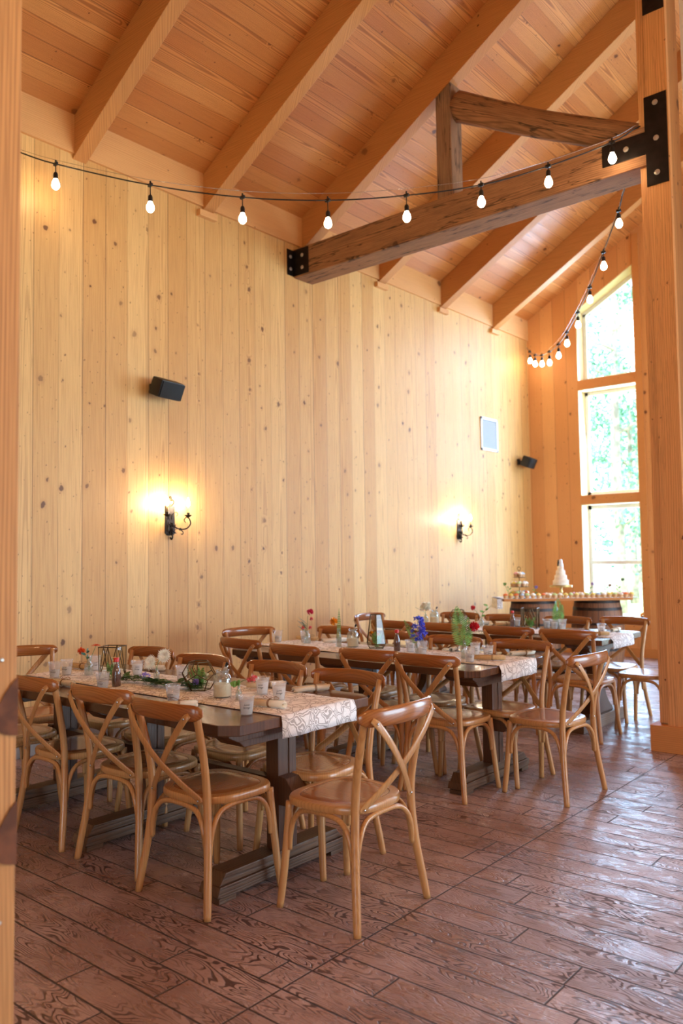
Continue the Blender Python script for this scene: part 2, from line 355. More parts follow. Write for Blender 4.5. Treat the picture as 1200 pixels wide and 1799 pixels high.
def cloudy():
    N = NT('cloudy_lemonade'); d = N.n('ShaderNodeBsdfDiffuse'); d.inputs[0].default_value = (.93, .92, .90, 1); t = N.n('ShaderNodeBsdfTranslucent'); t.inputs[0].default_value = (.95, .94, .92, 1)
    a = N.n('ShaderNodeMixShader'); N.t.links.new(d.outputs[0], a.inputs[1]); N.t.links.new(t.outputs[0], a.inputs[2]); c = N.n('ShaderNodeBsdfTransparent'); b = N.n('ShaderNodeMixShader'); b.inputs[0].default_value = .88
    N.t.links.new(c.outputs[0], b.inputs[1]); N.t.links.new(a.outputs[0], b.inputs[2]); return N.done(b.outputs[0])
M['water'] = cloudy()
M['jar'] = glass('clear_jar_glass', (.92, .95, .94, 1), .2, .05, (.9, .95, .95, 1))
M['tglass'] = glass('terrarium_glass', (.90, .93, .88, 1), .12)

def lace_mat():
    N = NT('white_lace'); v, c = N.coords()
    w = N.n('ShaderNodeVectorMath', operation='ADD'); nz = N.noise(v, 9, 2, .5, 0, col=True); N.t.links.new(v, w.inputs[0])
    sc_ = N.n('ShaderNodeVectorMath', operation='SCALE'); N.t.links.new(nz, sc_.inputs[0]); sc_.inputs['Scale'].default_value = .12; N.t.links.new(sc_.outputs[0], w.inputs[1])
    vo = N.voro(w.outputs[0], 17, 'DISTANCE_TO_EDGE', '3D'); e = vo.outputs['Distance']
    ln = N.mr(e, .05, .09, 1., 0.); ed = N.mr(e, .0, .035, 1., 0.)
    # open net (holes) in a band next to each motif edge; solid motif inside, thick cord on the edge
    solid = N.m('MAXIMUM', N.mr(e, .10, .13), N.m('SUBTRACT', 1., N.mr(e, .025, .04)))
    vein = N.mr(N.m('SINE', N.m('MULTIPLY', N.noise(v, 30, 1), 50.)), .2, .8)
    a = N.m('MULTIPLY_ADD', solid, .2, .8); a = N.m('SUBTRACT', a, N.m('MULTIPLY', vein, .08))
    col = N.mix(solid, S(206, 200, 200), S(252, 250, 250))
    return N.done(N.bsdf(col, .85, alpha=a, spec=.1))
M['lace'] = lace_mat()

def floor_mat():
    N = NT('stamped_concrete_planks'); _, c = N.coords(); x, y = c[0], c[1]
    k = N.m('DIVIDE', N.m('SUBTRACT', y, 1.54), .1535); idx = N.m('FLOOR', k); fr = N.m('SUBTRACT', k, idx); r1 = N.wn(idx)
    kk = N.m('DIVIDE', N.m('ADD', x, N.m('MULTIPLY', r1, 3.9)), 1.35); i2 = N.m('FLOOR', kk); f2 = N.m('SUBTRACT', kk, i2)
    r2 = N.wn(N.m('MULTIPLY_ADD', idx, 7.13, N.m('MULTIPLY', i2, 3.37)))
    g1 = N.mr(N.m('MINIMUM', fr, N.m('SUBTRACT', 1., fr)), .018, .034, 1., 0.)
    g2 = N.mr(N.m('MINIMUM', f2, N.m('SUBTRACT', 1., f2)), .0018, .0036, 1., 0.)
    g3 = N.mr(N.m('ABSOLUTE', N.m('SUBTRACT', x, 3.765)), .0025, .005, 1., 0.)
    g = N.m('MAXIMUM', N.m('MAXIMUM', g1, g2), g3)
    rz = N.m('MULTIPLY', r2, 53.)
    low = N.noise(N.xyz(N.m('MULTIPLY', x, 2.6), N.m('MULTIPLY', y, 10.), rz), 1., 2., .45, .35)
    rg = N.m('SINE', N.m('MULTIPLY', low, 150.)); lines = N.mr(rg, .15, .85)
    patch = N.mr(N.noise(N.xyz(N.m('MULTIPLY', x, 3.2), N.m('MULTIPLY', y, 5.), N.m('ADD', rz, 9.)), 1., 3., .6), .38, .62)
    fine = N.noise(N.xyz(N.m('MULTIPLY', x, 6.), N.m('MULTIPLY', y, 130.), rz), 1., 2.)
    mott = N.noise(N.xyz(N.m('MULTIPLY', x, 1.3), N.m('MULTIPLY', y, 1.3), 0.), 1., 5., .65)
    speck = N.noise(N.xyz(x, y, 4.), 70., 5., .75)
    base = N.mix(N.mr(mott, .35, .68), S(152, 118, 110), S(192, 162, 156)); base = N.mix(N.m('MULTIPLY', N.mr(speck, .5, .7), .35), base, S(110, 80, 72))
    base = N.mix(N.m('MULTIPLY', r2, .3), base, S(132, 98, 88))
    dk = N.m('MULTIPLY', N.m('MULTIPLY', lines, N.m('MULTIPLY_ADD', patch, .9, .08)), .95)
    col = N.mix(dk, base, S(66, 34, 24)); col = N.mix(N.m('MULTIPLY', N.mr(fine, .5, .8), .3), col, S(76, 44, 34))
    col = N.mix(g, col, S(52, 30, 26))
    wear = N.mr(N.noise(N.xyz(N.m('MULTIPLY', x, 3.4), N.m('MULTIPLY', y, 6.5), 7.), 1., 9., .72), .46, .56)
    rough = N.m('ADD', N.m('MULTIPLY_ADD', wear, -.24, .40), N.m('MULTIPLY_ADD', speck, .04, N.m('MULTIPLY', N.m('MAXIMUM', dk, g), .25)))
    h = N.m('SUBTRACT', N.m('MULTIPLY', fine, .35), N.m('ADD', N.m('MULTIPLY', lines, .5), N.m('MULTIPLY', g, 2.2)))
    h = N.m('ADD', h, N.m('MULTIPLY', speck, .6))
    return N.done(N.bsdf(col, rough, bump=h, bstr=.55, bdist=.004, spec=.9))
M['floor'] = floor_mat()
def barrel_mat():
    N = NT('oak_barrel_staves'); _, c = N.coords()
    a = N.m('ARCTAN2', c[1], c[0]); k = N.m('MULTIPLY', a, 28/6.2832); i = N.m('FLOOR', k); fr = N.m('SUBTRACT', k, i); r = N.wn(i)
    fn = N.noise(N.xyz(N.m('MULTIPLY', a, 40.), N.m('MULTIPLY', c[2], 4.), r), 1., 3.)
    col = N.mix(r, S(152, 100, 64), S(112, 70, 44)); col = N.mix(N.m('MULTIPLY', N.mr(fn, .4, .7), .5), col, S(66, 42, 28))
    g = N.mr(N.m('MINIMUM', fr, N.m('SUBTRACT', 1., fr)), .02, .06, 1., 0.); col = N.mix(N.m('MULTIPLY', g, .8), col, S(34, 22, 16))
    return N.done(N.bsdf(col, .6, bump=N.m('SUBTRACT', fn, g), bstr=.4, bdist=.004))
M['barrel'] = barrel_mat()

# ------------------------------------------------------------------ the room
def struct(name, mb, mat, smooth=False): return tag(mb.build(name, mat, None, smooth), kind='structure')
SL = .583; RX = 6.5; EZ = 5.04; RZ = EZ+SL*RX
struct('floor', MB().box(-.3, 13.3, -5.3, 11.75, -.12, 0), M['floor'])
cm = MB()
cm.prism([(-.3, EZ-.3*SL), (RX, RZ), (13.3, EZ-.3*SL), (13.3, EZ-.3*SL+.14), (RX, RZ+.14), (-.3, EZ-.3*SL+.14)], 'Y', -5.3, 11.7)
struct('ceiling', cm, M['ceil'])
struct('wall_left', MB().box(-.28, 0, -5.3, 11.3, .16, 5.0), M['wall'])
wf = MB(); Y0, Y1 = 11.3, 11.6
WX0, WX1 = .80, 1.665
t_ = lambda x: EZ+SL*min(x, 13-x)
tw0, tw1 = 5.053, 5.552
wf.prism([(0, 0), (WX0, 0), (WX0, t_(WX0)), (0, EZ)], 'Y', Y0, Y1)
wf.prism([(WX0, 0), (WX1, 0), (WX1, .45), (WX0, .45)], 'Y', Y0, Y1)
wf.prism([(WX0, tw0), (WX1, tw1), (WX1, t_(WX1)), (WX0, t_(WX0))], 'Y', Y0, Y1)
wf.prism([(WX1, 0), (4.8, 0), (4.8, t_(4.8)), (WX1, t_(WX1))], 'Y', Y0, Y1)
wf.prism([(4.8, 3.4), (8.4, 3.4), (8.4, t_(8.4)), (RX, RZ), (4.8, t_(4.8))], 'Y', Y0, Y1)
wf.prism([(8.4, 0), (13, 0), (13, EZ), (8.4, t_(8.4))], 'Y', Y0, Y1)
struct('wall_far', wf, M['wall_far'])
wr = MB(); wr.box(13, 13.28, -5.3, 5.2, 0, 5.0); wr.box(13, 13.28, 10.8, 11.6, 0, 5.0); wr.box(13, 13.28, 5.2, 10.8, 3.4, 5.0)
struct('wall_right', wr, M['wall'])
wb = MB(); wb.box(0, 4, -5.3, -5.0, 0, 5.0); wb.box(9, 13, -5.3, -5.0, 0, 5.0); wb.box(4, 9, -5.3, -5.0, 3.1, 5.0)
wb.prism([(0, 5.0), (13, 5.0), (13, EZ), (RX, RZ), (0, EZ)], 'Y', -5.3, -5.0)
struct('wall_back', wb, M['wall_far'])
struct('wall_partition', MB().box(3.885, 4.75, 6.36, 6.5, 0, 6.9), M['plaster'])
struct('baseboard_left', MB().box(-.25, .012, -5, 11.3, 0, .145, .004), M['curb'])
struct('trim_1', MB().box(-.2, .03, -5, 11.3, .145, .162, .002), M['flash'])
struct('trim_2', MB().prism([(0, 4.74), (.028, 4.74), (.028, EZ+.016), (0, EZ)], 'Y', -5, 11.3), M['trimwood'])
struct('baseboard_far', MB().box(WX0-.8, 4.7, 11.275, 11.3, 0, .13, .004), M['farrail'])
# casing of the tall gable window
tr = MB()
tr.box(WX0, WX1, Y0, Y1-.04, 3.86, 4.0, .003); tr.box(WX0, WX1, Y0, Y1-.04, 2.17, 2.30, .003)
tr.box(WX1+.004, WX1+.10, Y0-.02, Y0, .0, t_(WX1)-.05, .003); tr.box(WX0-.03, WX1+.05, Y0-.035, Y0, .34, .45, .004)
struct('trim_3', tr, M['farrail'])
tj = MB(); e = .012
tj.box(WX0, WX0+e, Y0+.004, Y1-.04, .45, tw0); tj.box(WX1-e, WX1, Y0+.004, Y1-.04, .45, tw1)
tj.box(WX0, WX1, Y0+.004, Y1-.04, 3.86-e, 3.86); tj.box(WX0, WX1, Y0+.004, Y1-.04, 2.17-e, 2.17)
tj.prism([(WX0, tw0-e), (WX1, tw1-e), (WX1, tw1), (WX0, tw0)], 'Y', Y0+.004, Y1-.04)
struct('trim_4', tj, M['jamb'])
def window(n, polys, bars=()):
    w = tag(MB().box(*polys['sill'], .003).build('window_%d' % n, M['white']), kind='structure')
    f = MB()
    for b in polys['frame']: (f.box(*b, .003) if len(b) == 6 else f.prism(b[0], 'Y', b[1], b[2]))
    f.build('window_frame', M['white'], w)
    for b in polys['pane']: (MB().box(*b) if len(b) == 6 else MB().prism(b[0], 'Y', b[1], b[2])).build('pane', M['pane'], w)
    return w
a, b = Y1-.07, Y1-.02; ya, yb = Y1-.047, Y1-.043; q = .05
X0, X1 = WX0+e, WX1-e
window(1, dict(sill=(WX0, WX1, Y0-.02, Y1+.03, .45, .475), frame=[(X0, X0+q, a, b, .475, 2.158), (X1-q, X1, a, b, .475, 2.158), (X0, X1, a, b, .475, .53), (X0, X1, a, b, 2.10, 2.158), (X0, X1, a-.015, b, 1.29, 1.345)],
     pane=[(X0+q, X1-q, ya, yb, .53, 1.29), (X0+q, X1-q, ya+.01, yb+.01, 1.345, 2.10)]))
window(2, dict(sill=(WX0, WX1, Y1-.08, Y1+.03, 2.30, 2.315), frame=[(X0, X0+q, a, b, 2.315, 3.848), (X1-q, X1, a, b, 2.315, 3.848), (X0, X1, a, b, 2.315, 2.36), (X0, X1, a, b, 3.80, 3.848)], pane=[(X0+q, X1-q, ya, yb, 2.36, 3.80)]))
sl2 = (tw1-tw0)/(WX1-WX0); zt = lambda x: tw0-e+sl2*(x-WX0)
window(3, dict(sill=(WX0, WX1, Y1-.08, Y1+.03, 4.0, 4.015), frame=[(X0, X0+q, a, b, 4.015, zt(X0)-.01), (X1-q, X1, a, b, 4.015, zt(X1)-.04), (X0, X1, a, b, 4.015, 4.06),
     ([(X0, zt(X0)-.06), (X1, zt(X1)-.06), (X1, zt(X1)), (X0, zt(X0))], a, b)], pane=[([(X0+q, 4.06), (X1-q, 4.06), (X1-q, zt(X1-q)-.06), (X0+q, zt(X0+q)-.06)], ya, yb)]))
def glazed(n, x0, x1, y0, y1, z1, ax):
    k = 4; fr = MB(); pn = []
    L0, L1 = (x0, x1) if ax == 'X' else (y0, y1)
    for i in range(k+1):
        c = L0+(L1-L0)*i/k; c = min(max(c, L0+.04), L1-.04)
        fr.box(*((c-.04, c+.04, y0+.1, y0+.16) if ax == 'X' else (x0+.1, x0+.16, c-.04, c+.04)), 0, z1)
    for z in (0.05, z1-.05):
        fr.box(*((L0, L1, y0+.1, y0+.16) if ax == 'X' else (x0+.1, x0+.16, L0, L1)), z-.05, z+.05)
    d = tag(fr.build('door_%d' % n, M['white']), kind='structure')
    MB().box(*((L0, L1, y0+.125, y0+.13) if ax == 'X' else (x0+.125, x0+.13, L0, L1)), .1, z1-.1).build('pane', M['pane'], d)
glazed(1, 4.8, 8.4, 11.3, 11.6, 3.4, 'X'); glazed(2, 13, 13.28, 5.2, 10.8, 3.4, 'Y'); glazed(3, 4, 9, -5.3, -5.0, 3.1, 'X')
tag(MB().box(-60, 60, -40, 90, -.5, -.2).build('ground', M['grass']), kind='structure')

# rafters, corbel blocks
RY = [-.545, .80, 2.146, 3.491, 4.838, 6.184, 7.53, 8.861, 10.221]
names = ['behind the foreground post', 'over the foreground post', 'first from the left edge', 'crossing the top left corner above the first bulb', 'second full one from the left, ending above the third string bulb',
         'carrying the weathered truss, left of its upright', 'just behind the weathered truss', 'second from the gable wall', 'nearest the gable wall']
ra = None
for i, y in enumerate(RY):
    x0 = .0; h = .30; zc = lambda x: EZ+SL*x
    m_ = MB().prism([(0.0, 4.70), (0.0, EZ-.002), (RX, RZ-.002), (RX, RZ-.345)], 'Y', y, y+.125, .004)
    if i in (1, 2) or i > 2 or i == 0:
        tag(m_.build('rafter', M['rafter']), 'sloping pine ceiling rafter, '+names[i], 'rafter', 'pine rafters under the sloping ceiling')
    if y > 4.5 and i != 5:
        tag(MB().box(.0, .05, y-.06, y+.15, 4.64, 4.70, .003).build('corbel_block', M['trimwood']), {4: 'small pine block under the rafter above the third string bulb', 6: 'small pine block under the rafter behind the truss',
            7: 'small pine block under the second rafter from the gable wall', 8: 'small pine block under the rafter nearest the gable wall'}[i], 'block', 'pine blocks under the rafter ends')

# posts
def post(y0, label, plates):
    t = thing('timber_post', (3.745, y0+.13, 0), label, 'post'); T = (-3.745, -(y0+.13), 0)
    MB().box(3.63, 3.86, y0+.05, y0+.27, 0, 7.19, .006).build('post_core', M['postside'], t, loc=T)
    MB().box(3.70, 3.862, y0-.0, y0+.05, 0, 7.19, .005).build('face_board', M['post'], t, loc=T)
    MB().box(3.63, 3.70, y0+.035, y0+.05, .2, 7.15, .003).build('side_strip', M['post'], t, loc=T)
    MB().box(3.58, 3.91, y0-.035, y0+.31, 0, .19, .004).build('plinth', M['farrail'], t, loc=T)
    for pts, bolts in plates:
        p = MB().prism(pts, 'Y', y0-.009, y0+.0, .0015).build('steel_plate', M['iron'], t, loc=T)
        for bx, bz in bolts:
            MB().lathe([(0, 0), (.021, 0), (.021, .004), (.012, .006), (.012, .013), (0, .014)], 14, M=Matrix.Translation((bx, y0-.009, bz)) @ Matrix.Rotation(PI/2, 4, 'X')).build('bolt', M['bolt'], p, 'auto')
    return t
TY = 6.08
post(TY, 'tall pine post with black steel T-plate at the right edge of the room', [
    ([(3.351, 4.467), (3.612, 4.467), (3.690, 4.467), (3.690, 4.21), (3.852, 4.21), (3.852, 4.905), (3.686, 4.905), (3.686, 4.638), (3.351, 4.638)], [(3.44+.10, 4.553), (3.77, 4.84), (3.77, 4.565), (3.77, 4.30)]),
    ([(3.70, 5.55), (3.858, 5.55), (3.858, 6.2), (3.70, 6.2)], [(3.78, 5.68), (3.78, 6.05)])])
post(.735, 'blurred foreground pine post along the left edge of the photo', [])
fp = bpy.data.objects['timber_post.001']
for zc_, hz, wy in ((1.10, .07, .06), (.80, .075, .065)):
    pts = [(1.0045-.058*math.sin(PI*k/14)**.8, zc_-hz+2*hz*k/14-.03*math.sin(PI*k/14)) for k in range(15)]
    MB().prism(pts, 'X', 3.8625, 3.8655).build('bark_patch', M['wound'], fp, loc=(-3.745, -.865, 0))
for zz in (1.215, .60): MB().lathe([(0, 0), (.005, 0), (.003, .002), (0, .002)], 8, M=Matrix.Translation((3.8625, .965, zz)) @ Matrix.Rotation(PI/2, 4, 'Y')).build('nail_head', M['bolt'], fp, loc=(-3.745, -.865, 0))
# tie beam
bt = thing('tie_beam', (1.8, TY+.15, 4.38), 'heavy weathered truss beam from the left wall to the steel-plated post', 'beam'); T = (-1.8, -TY-.15, -4.38)
MB().box(.0, 3.70, TY, TY+.29, 4.385, 4.69, .012).build('timber', M['old'], bt, loc=T)
br = MB().box(.0, .006, TY-.10, TY-.0, 4.40, 4.675).box(.0, .215, TY-.007, TY, 4.40, 4.675).box(.10, .19, TY+.29, TY+.297, 4.40, 4.62).build('angle_bracket', M['iron'], bt, loc=T)
for z in (4.47, 4.60):
    MB().lathe([(0, 0), (.02, 0), (.02, .004), (.011, .006), (0, .014)], 12, M=Matrix.Translation((.13, TY-.007, z)) @ Matrix.Rotation(PI/2, 4, 'X')).build('bolt', M['bolt'], br, 'auto', loc=None)
    MB().lathe([(0, 0), (.02, 0), (.02, .004), (.011, .006), (0, .014)], 12, M=Matrix.Translation((.006, TY-.05, z)) @ Matrix.Rotation(PI/2, 4, 'Y')).build('bolt', M['bolt'], br, 'auto')
o = MB().prism([(1.745, 4.69), (1.91, 4.69), (1.91, 5.80), (1.745, 5.705)], 'Y', TY+.095, TY+.285, .012).build('truss_upright', M['oldv']); tag(o, 'short weathered upright between the truss beam and the rafter', 'post')
bp0, bp1 = Vector((1.915, TY+.19, 5.60)), Vector((3.64, TY+.19, 4.66)); bl = (bp1-bp0).length
o = MB().sweep([(0, 0, 0), (.4, 0, -.01), (bl*.45, 0, -.02), (bl*.75, 0, -.01), (bl, 0, 0)], [.142, .128, .118, .118, .125], 12, flat=.72, up=(0, 0, 1), res=3).build('truss_brace', M['old'], None, True)
o.location = bp0; o.rotation_euler = (0, math.atan2(-(bp1-bp0).z, (bp1-bp0).x), 0)
tag(o, 'rough weathered diagonal brace sloping from the upright down to the post', 'brace')

# ------------------------------------------------------------------ wall fittings
def sconce(y, label):
    t = thing('wall_sconce', (0, y, 1.68), label, 'wall light', 'candle sconces on the plank wall')
    p = MB(); p.prism([(-.055, .0), (-.03, -.02), (.03, -.02), (.055, .0), (.05, .24), (-.05, .24)], 'X', .001, .012, .003)
    for s in (-1, 1):
        p.sweep([(.008, s*.02, .24), (.008, s*.045, .27), (.008, s*.035, .295), (.008, s*.012, .29)], .005, 6, res=4)
    p.sweep([(.008, 0, .24), (.008, -.015, .30), (.008, .01, .325), (.008, .015, .30)], .005, 6, res=4)
    bp_ = p.build('back_plate', M['wrought'], t, 'auto')
    o = MB(); 
    for k in range(9):
        a = k/9*2*PI; o.leaf((.02, 0, .035), (.25, math.cos(a), math.sin(a)), (1, 0, 0), .065, .03)
    o.ball((.03, 0, .035), .02, 8, 6); o.build('leaf_rosette', M['wrought'], t, solid=.003)
    MB().sweep([(.02, 0, .0), (.045, 0, -.03), (.03, 0, -.055), (.012, 0, -.035)], .007, 7, res=4).build('scroll', M['wrought'], t, True)
    for s in (-1, 1):
        D = Vector((.72, s*.69, 0)); f = lambda d, z: tuple(D*d+Vector((0, 0, z)))
        a = MB().sweep([f(.01, .10), f(.05, .055), f(.095, .035), f(.15, .04), f(.185, .08), f(.175, .125), f(.15, .14), f(.13, .115), f(.145, .09)], [.006, .0065, .006, .006, .006, .006, .005, .004, .003], 7, res=4)
        a.sweep([f(.095, .035), f(.12, .01), f(.115, -.01), f(.10, -.005)], [.005, .004, .004, .003], 6, res=3)
        a.sweep([f(.02, .12), f(.03, .17), f(.06, .185), f(.075, .165), f(.06, .15)], [.004]*4+[.003], 6, res=3)
        a.ball(f(.095, .035), .013, 8, 6); arm = a.build('scroll_arm', M['wrought'], t, True)
        c = f(.165, 0)
        MB().lathe([(0, .135), (.012, .14), (.034, .156), (.036, .159), (.012, .16), (.014, .175), (.014, .18), (0, .18)], 14, (c[0], c[1], 0)).build('drip_pan', M['wrought'], arm, True)
        MB().lathe([(0, .18), (.0095, .18), (.0095, .235), (0, .235)], 10, (c[0], c[1], 0)).build('candle_sleeve', M['candle'], arm, True)
        MB().lathe([(0, .236), (.009, .24), (.014, .255), (.012, .275), (.005, .30), (0, .312)], 12, (c[0], c[1], 0)).build('candle_bulb', M['flame'], arm, True)
    return t
sconce(4.455, 'black iron scroll candle sconce lit on the plank wall, nearer the camera')
sconce(9.215, 'black iron scroll candle sconce lit on the plank wall, nearer the gable window')
def speaker(loc, rz, label, sgn=1):
    t = thing('wall_speaker', loc, label, 'speaker', None, rz)
    # local x = out of the wall, y = along the wall
    MB().box(0, .03, -.03, .03, -.04, .045, .004).sweep([(.025, 0, 0), (.075, .02, 0)], .02, 8).build('bracket', M['black'], t, 'auto')
    Mx = Matrix.Translation((.15, .05, -.01)) @ Matrix.Rotation(math.radians(8), 4, 'Z') @ Matrix.Rotation(math.radians(24), 4, 'Y')
    b = MB(); b.box(-.07, .06, -.14, .14, -.078, .078, .02, M=Mx); b.build('cabinet', M['black'], t, 'auto')
    MB().box(.06, .068, -.13, .13, -.07, .07, .003, M=Mx).build('grille', M['blackgrille'], t, 'auto')
    return t
speaker((0, 4.27, 2.93), 0, 'black tilted loudspeaker on the plank wall above the near sconce')
speaker((0, 10.92, 2.83), 0, 'black loudspeaker in the far corner beside the gable wall')
v = thing('wall_vent', (0, 10.075, 2.92), 'white return-air grille high on the plank wall near the corner', 'vent')
f = MB(); y0, y1, z0, z1 = -.235, .235, 0, .47
for bx in ((y0, y1, z0, z0+.035), (y0, y1, z1-.035, z1), (y0, y0+.035, z0, z1), (y1-.035, y1, z0, z1)): f.box(.001, .016, *bx, .003)
f.build('frame', M['vent'], v); MB().box(.001, .004, y0+.03, y1-.03, z0+.03, z1-.03).build('backing', M['ventdark'], v)
s_ = MB()
for i in range(19):
    z = z0+.045+i*.0205; s_.prism([(.004, z), (.013, z-.008), (.014, z-.006), (.005, z+.004)], 'Y', y0+.034, y1-.034)
s_.build('louvre', M['vent'], v)
o = thing('wall_outlet', (1.70, 11.3, .26), 'black electrical outlet plate on the gable wall by the post', 'outlet')
MB().box(-.036, .036, -.012, -.001, 0, .13, .003).build('cover_plate', M['black'], o); MB().box(-.02, .02, -.016, -.012, .075, .105, .002).box(-.02, .02, -.016, -.012, .025, .055, .002).build('socket', M['black'], o)

# ------------------------------------------------------------------ string lights
bulb_proto = None
def string(name, wire, bulbs, label, blabel, sway=0):
    t = thing(name, wire[0], label, 'string lights'); W0 = Vector(wire[0])
    MB().sweep([Vector(p)-W0 for p in wire], .0055, 6, res=5).build('cable', M['black'], t, True)
    g = [Vector(p)-W0+Vector((0, 0, .02+.035*math.sin(PI*(i/(len(wire)-1))*len(wire)) ** 2)) for i, p in enumerate(wire)]
    MB().sweep(g, .0018, 5, res=3).build('support_wire', M['steel'], t, True)
    for (x, y, z), zb in bulbs:
        p = Vector((x, y, z))-W0; L = z-zb
        f = MB(); f.box(-.022, .022, -.010, .010, -.012, .012, .004); f.sweep([(0, 0, 0), (0, 0, .03)], .007, 6); f.sweep([(0, 0, 0), (0, 0, -(L-.128))], .004, 6)
        f.lathe([(0, -(L-.135)), (.012, -(L-.132)), (.0175, -(L-.12)), (.0175, -(L-.08)), (0, -(L-.08))], 12)
        s = f.build('socket', M['black'], t, 'auto', loc=p)
        MB().lathe([(0, -L), (.016, -L+.004), (.027, -L+.018), (.0305, -L+.034), (.026, -L+.054), (.016, -L+.075), (.014, -L+.085), (0, -L+.085)], 14).build('bulb', M['bulb'], s, True)
    return t
near = [(0.0, 3.0, 4.575), (.036, 3.03, 4.564), (.244, 3.203, 4.470), (.798, 3.665, 4.293), (1.336, 4.113, 4.185), (1.833, 4.527, 4.150), (2.291, 4.909, 4.178), (2.726, 5.271, 4.249), (3.119, 5.599, 4.386), (3.494, 5.911, 4.563), (3.622, 6.018, 4.66), (3.65, 6.08, 4.70)]
string('string_lights', near, list(zip(near[2:10], [4.271, 4.081, 3.981, 3.934, 3.972, 4.077, 4.222, 4.399])), 'black festoon string of round bulbs sagging across the foreground from wall to post', '')
far = [(3.62, 6.37, 4.40), (3.211, 6.906, 4.628), (3.095, 7.063, 4.524), (2.762, 7.516, 4.358), (2.421, 7.979, 4.205), (2.085, 8.436, 4.114), (1.742, 8.901, 4.052), (1.443, 9.308, 4.043), (1.093, 9.784, 4.101), (.779, 10.209, 4.188), (.465, 10.636, 4.321), (.214, 10.977, 4.479), (.05, 11.2, 4.61)]
far[0] = (3.63, 6.36, 4.80)
string('string_lights', far, list(zip(far[2:12], [4.365, 4.181, 4.036, 3.935, 3.882, 3.862, 3.917, 4.027, 4.153, 4.301])), 'festoon string of round bulbs running from the post to the far corner', '')

# ------------------------------------------------------------------ tables
def trestle_table(x0, x1, y0, y1, trestles, label, style='square'):
    yc = (y0+y1)/2; t = thing('trestle_table', ((x0+x1)/2, yc, 0), label, 'table'); T = (-(x0+x1)/2, -yc, 0); c = .055
    MB().prism([(x0, y0+c*1.3), (x0+c*1.3, y0), (x1-c*1.4, y0), (x1, y0+c), (x1, y1-c), (x1-c*1.4, y1), (x0+c, y1), (x0, y1-c)], 'Z', .715, .76, .004).build('tabletop', M['table'], t, loc=T)
    for xc in trestles:
        a, b = xc-.04, xc+.04
        MB().prism([(y0+.05, .715), (y0+.05, .70), (y0+.10, .675), (y1-.10, .675), (y1-.05, .70), (y1-.05, .715)], 'X', xc-.075, xc+.125, .003).prism([(y0+.03, .675) if 0 else (y0+.12, .675), (y0+.16, .64), (y1-.16, .64), (y1-.12, .675)], 'X', xc-.055, xc+.10, .003).build('cross_beam', M['tleg'], t, loc=T)
        if style == 'square':
            lg = MB().box(a, b, yc-.055, yc+.055, .115, .642, .004); lg.box(a+.005, b+.006, yc+.012, yc+.058, .115, .642, .003); lg.build('leg', M['tleg'], t, loc=T)
            sd = MB()
            sd.prism([(y0+.08, .022), (y1-.12, .022), (y1-.09, .03), (y1-.09, .07), (y0+.06, .07), (y0+.045, .03)], 'X', a-.03, b+.015, .004)
            sd.prism([(y0+.065, .07), (y1-.10, .07), (y1-.14, .118), (y0+.10, .118)], 'X', a-.022, b+.005, .004)
            sd.box(a-.02, b+.012, y0+.055, y0+.15, 0, .024, .002); sd.box(a-.02, b+.012, y1-.19, y1-.10, 0, .024, .002)
            sd.build('sled_foot', M['sled'], t, loc=T)
        else:
            pr = [(.10, .255), (.13, .235), (.18, .17), (.24, .12), (.32, .085), (.40, .085), (.48, .11), (.54, .165), (.60, .22), (.645, .27)]
            pts = [(yc+w, z) for z, w in pr]+[(yc-w, z) for z, w in pr[::-1]]
            MB().prism(pts, 'X', a, b, .004).build('leg', M['tleg'], t, loc=T)
            MB().prism([(y0+.05, 0), (y1-.05, 0), (y1-.05, .07), (y1-.08, .10), (y0+.08, .10), (y0+.05, .07)], 'X', a-.05, b+.03, .004).build('sled_foot', M['sled'], t, loc=T)
    xa, xb = min(trestles), max(trestles)
    MB().box(xa-.04, xb+.04, yc-.03, yc+.025, .33, .43, .003).build('stretcher', M['tleg'], t, loc=T)
    for s, xe in ((1, xb+.04), (-1, xa-.04)):
        q = [(xe, .325), (xe+s*.075, .325), (xe+s*.095, .35), (xe+s*.095, .40), (xe+s*.05, .45), (xe, .455)]
        MB().prism(q if s > 0 else q[::-1], 'Y', yc-.06, yc+.03, .004).build('tenon', M['tleg'], t, loc=T)
    return t
trestle_table(1.05, 3.24, 2.25, 3.21, (1.2, 2.06, 3.05), 'dark stained wooden trestle table nearest the camera, with a lace runner')
trestle_table(1.02, 3.225, 4.20, 5.16, (1.15, 2.02, 3.05), 'dark stained wooden trestle table in the middle of the room')
trestle_table(.95, 3.14, 6.22, 7.18, (1.2, 2.90), 'dark trestle table with curved pedestal legs farthest from the camera', 'curved')

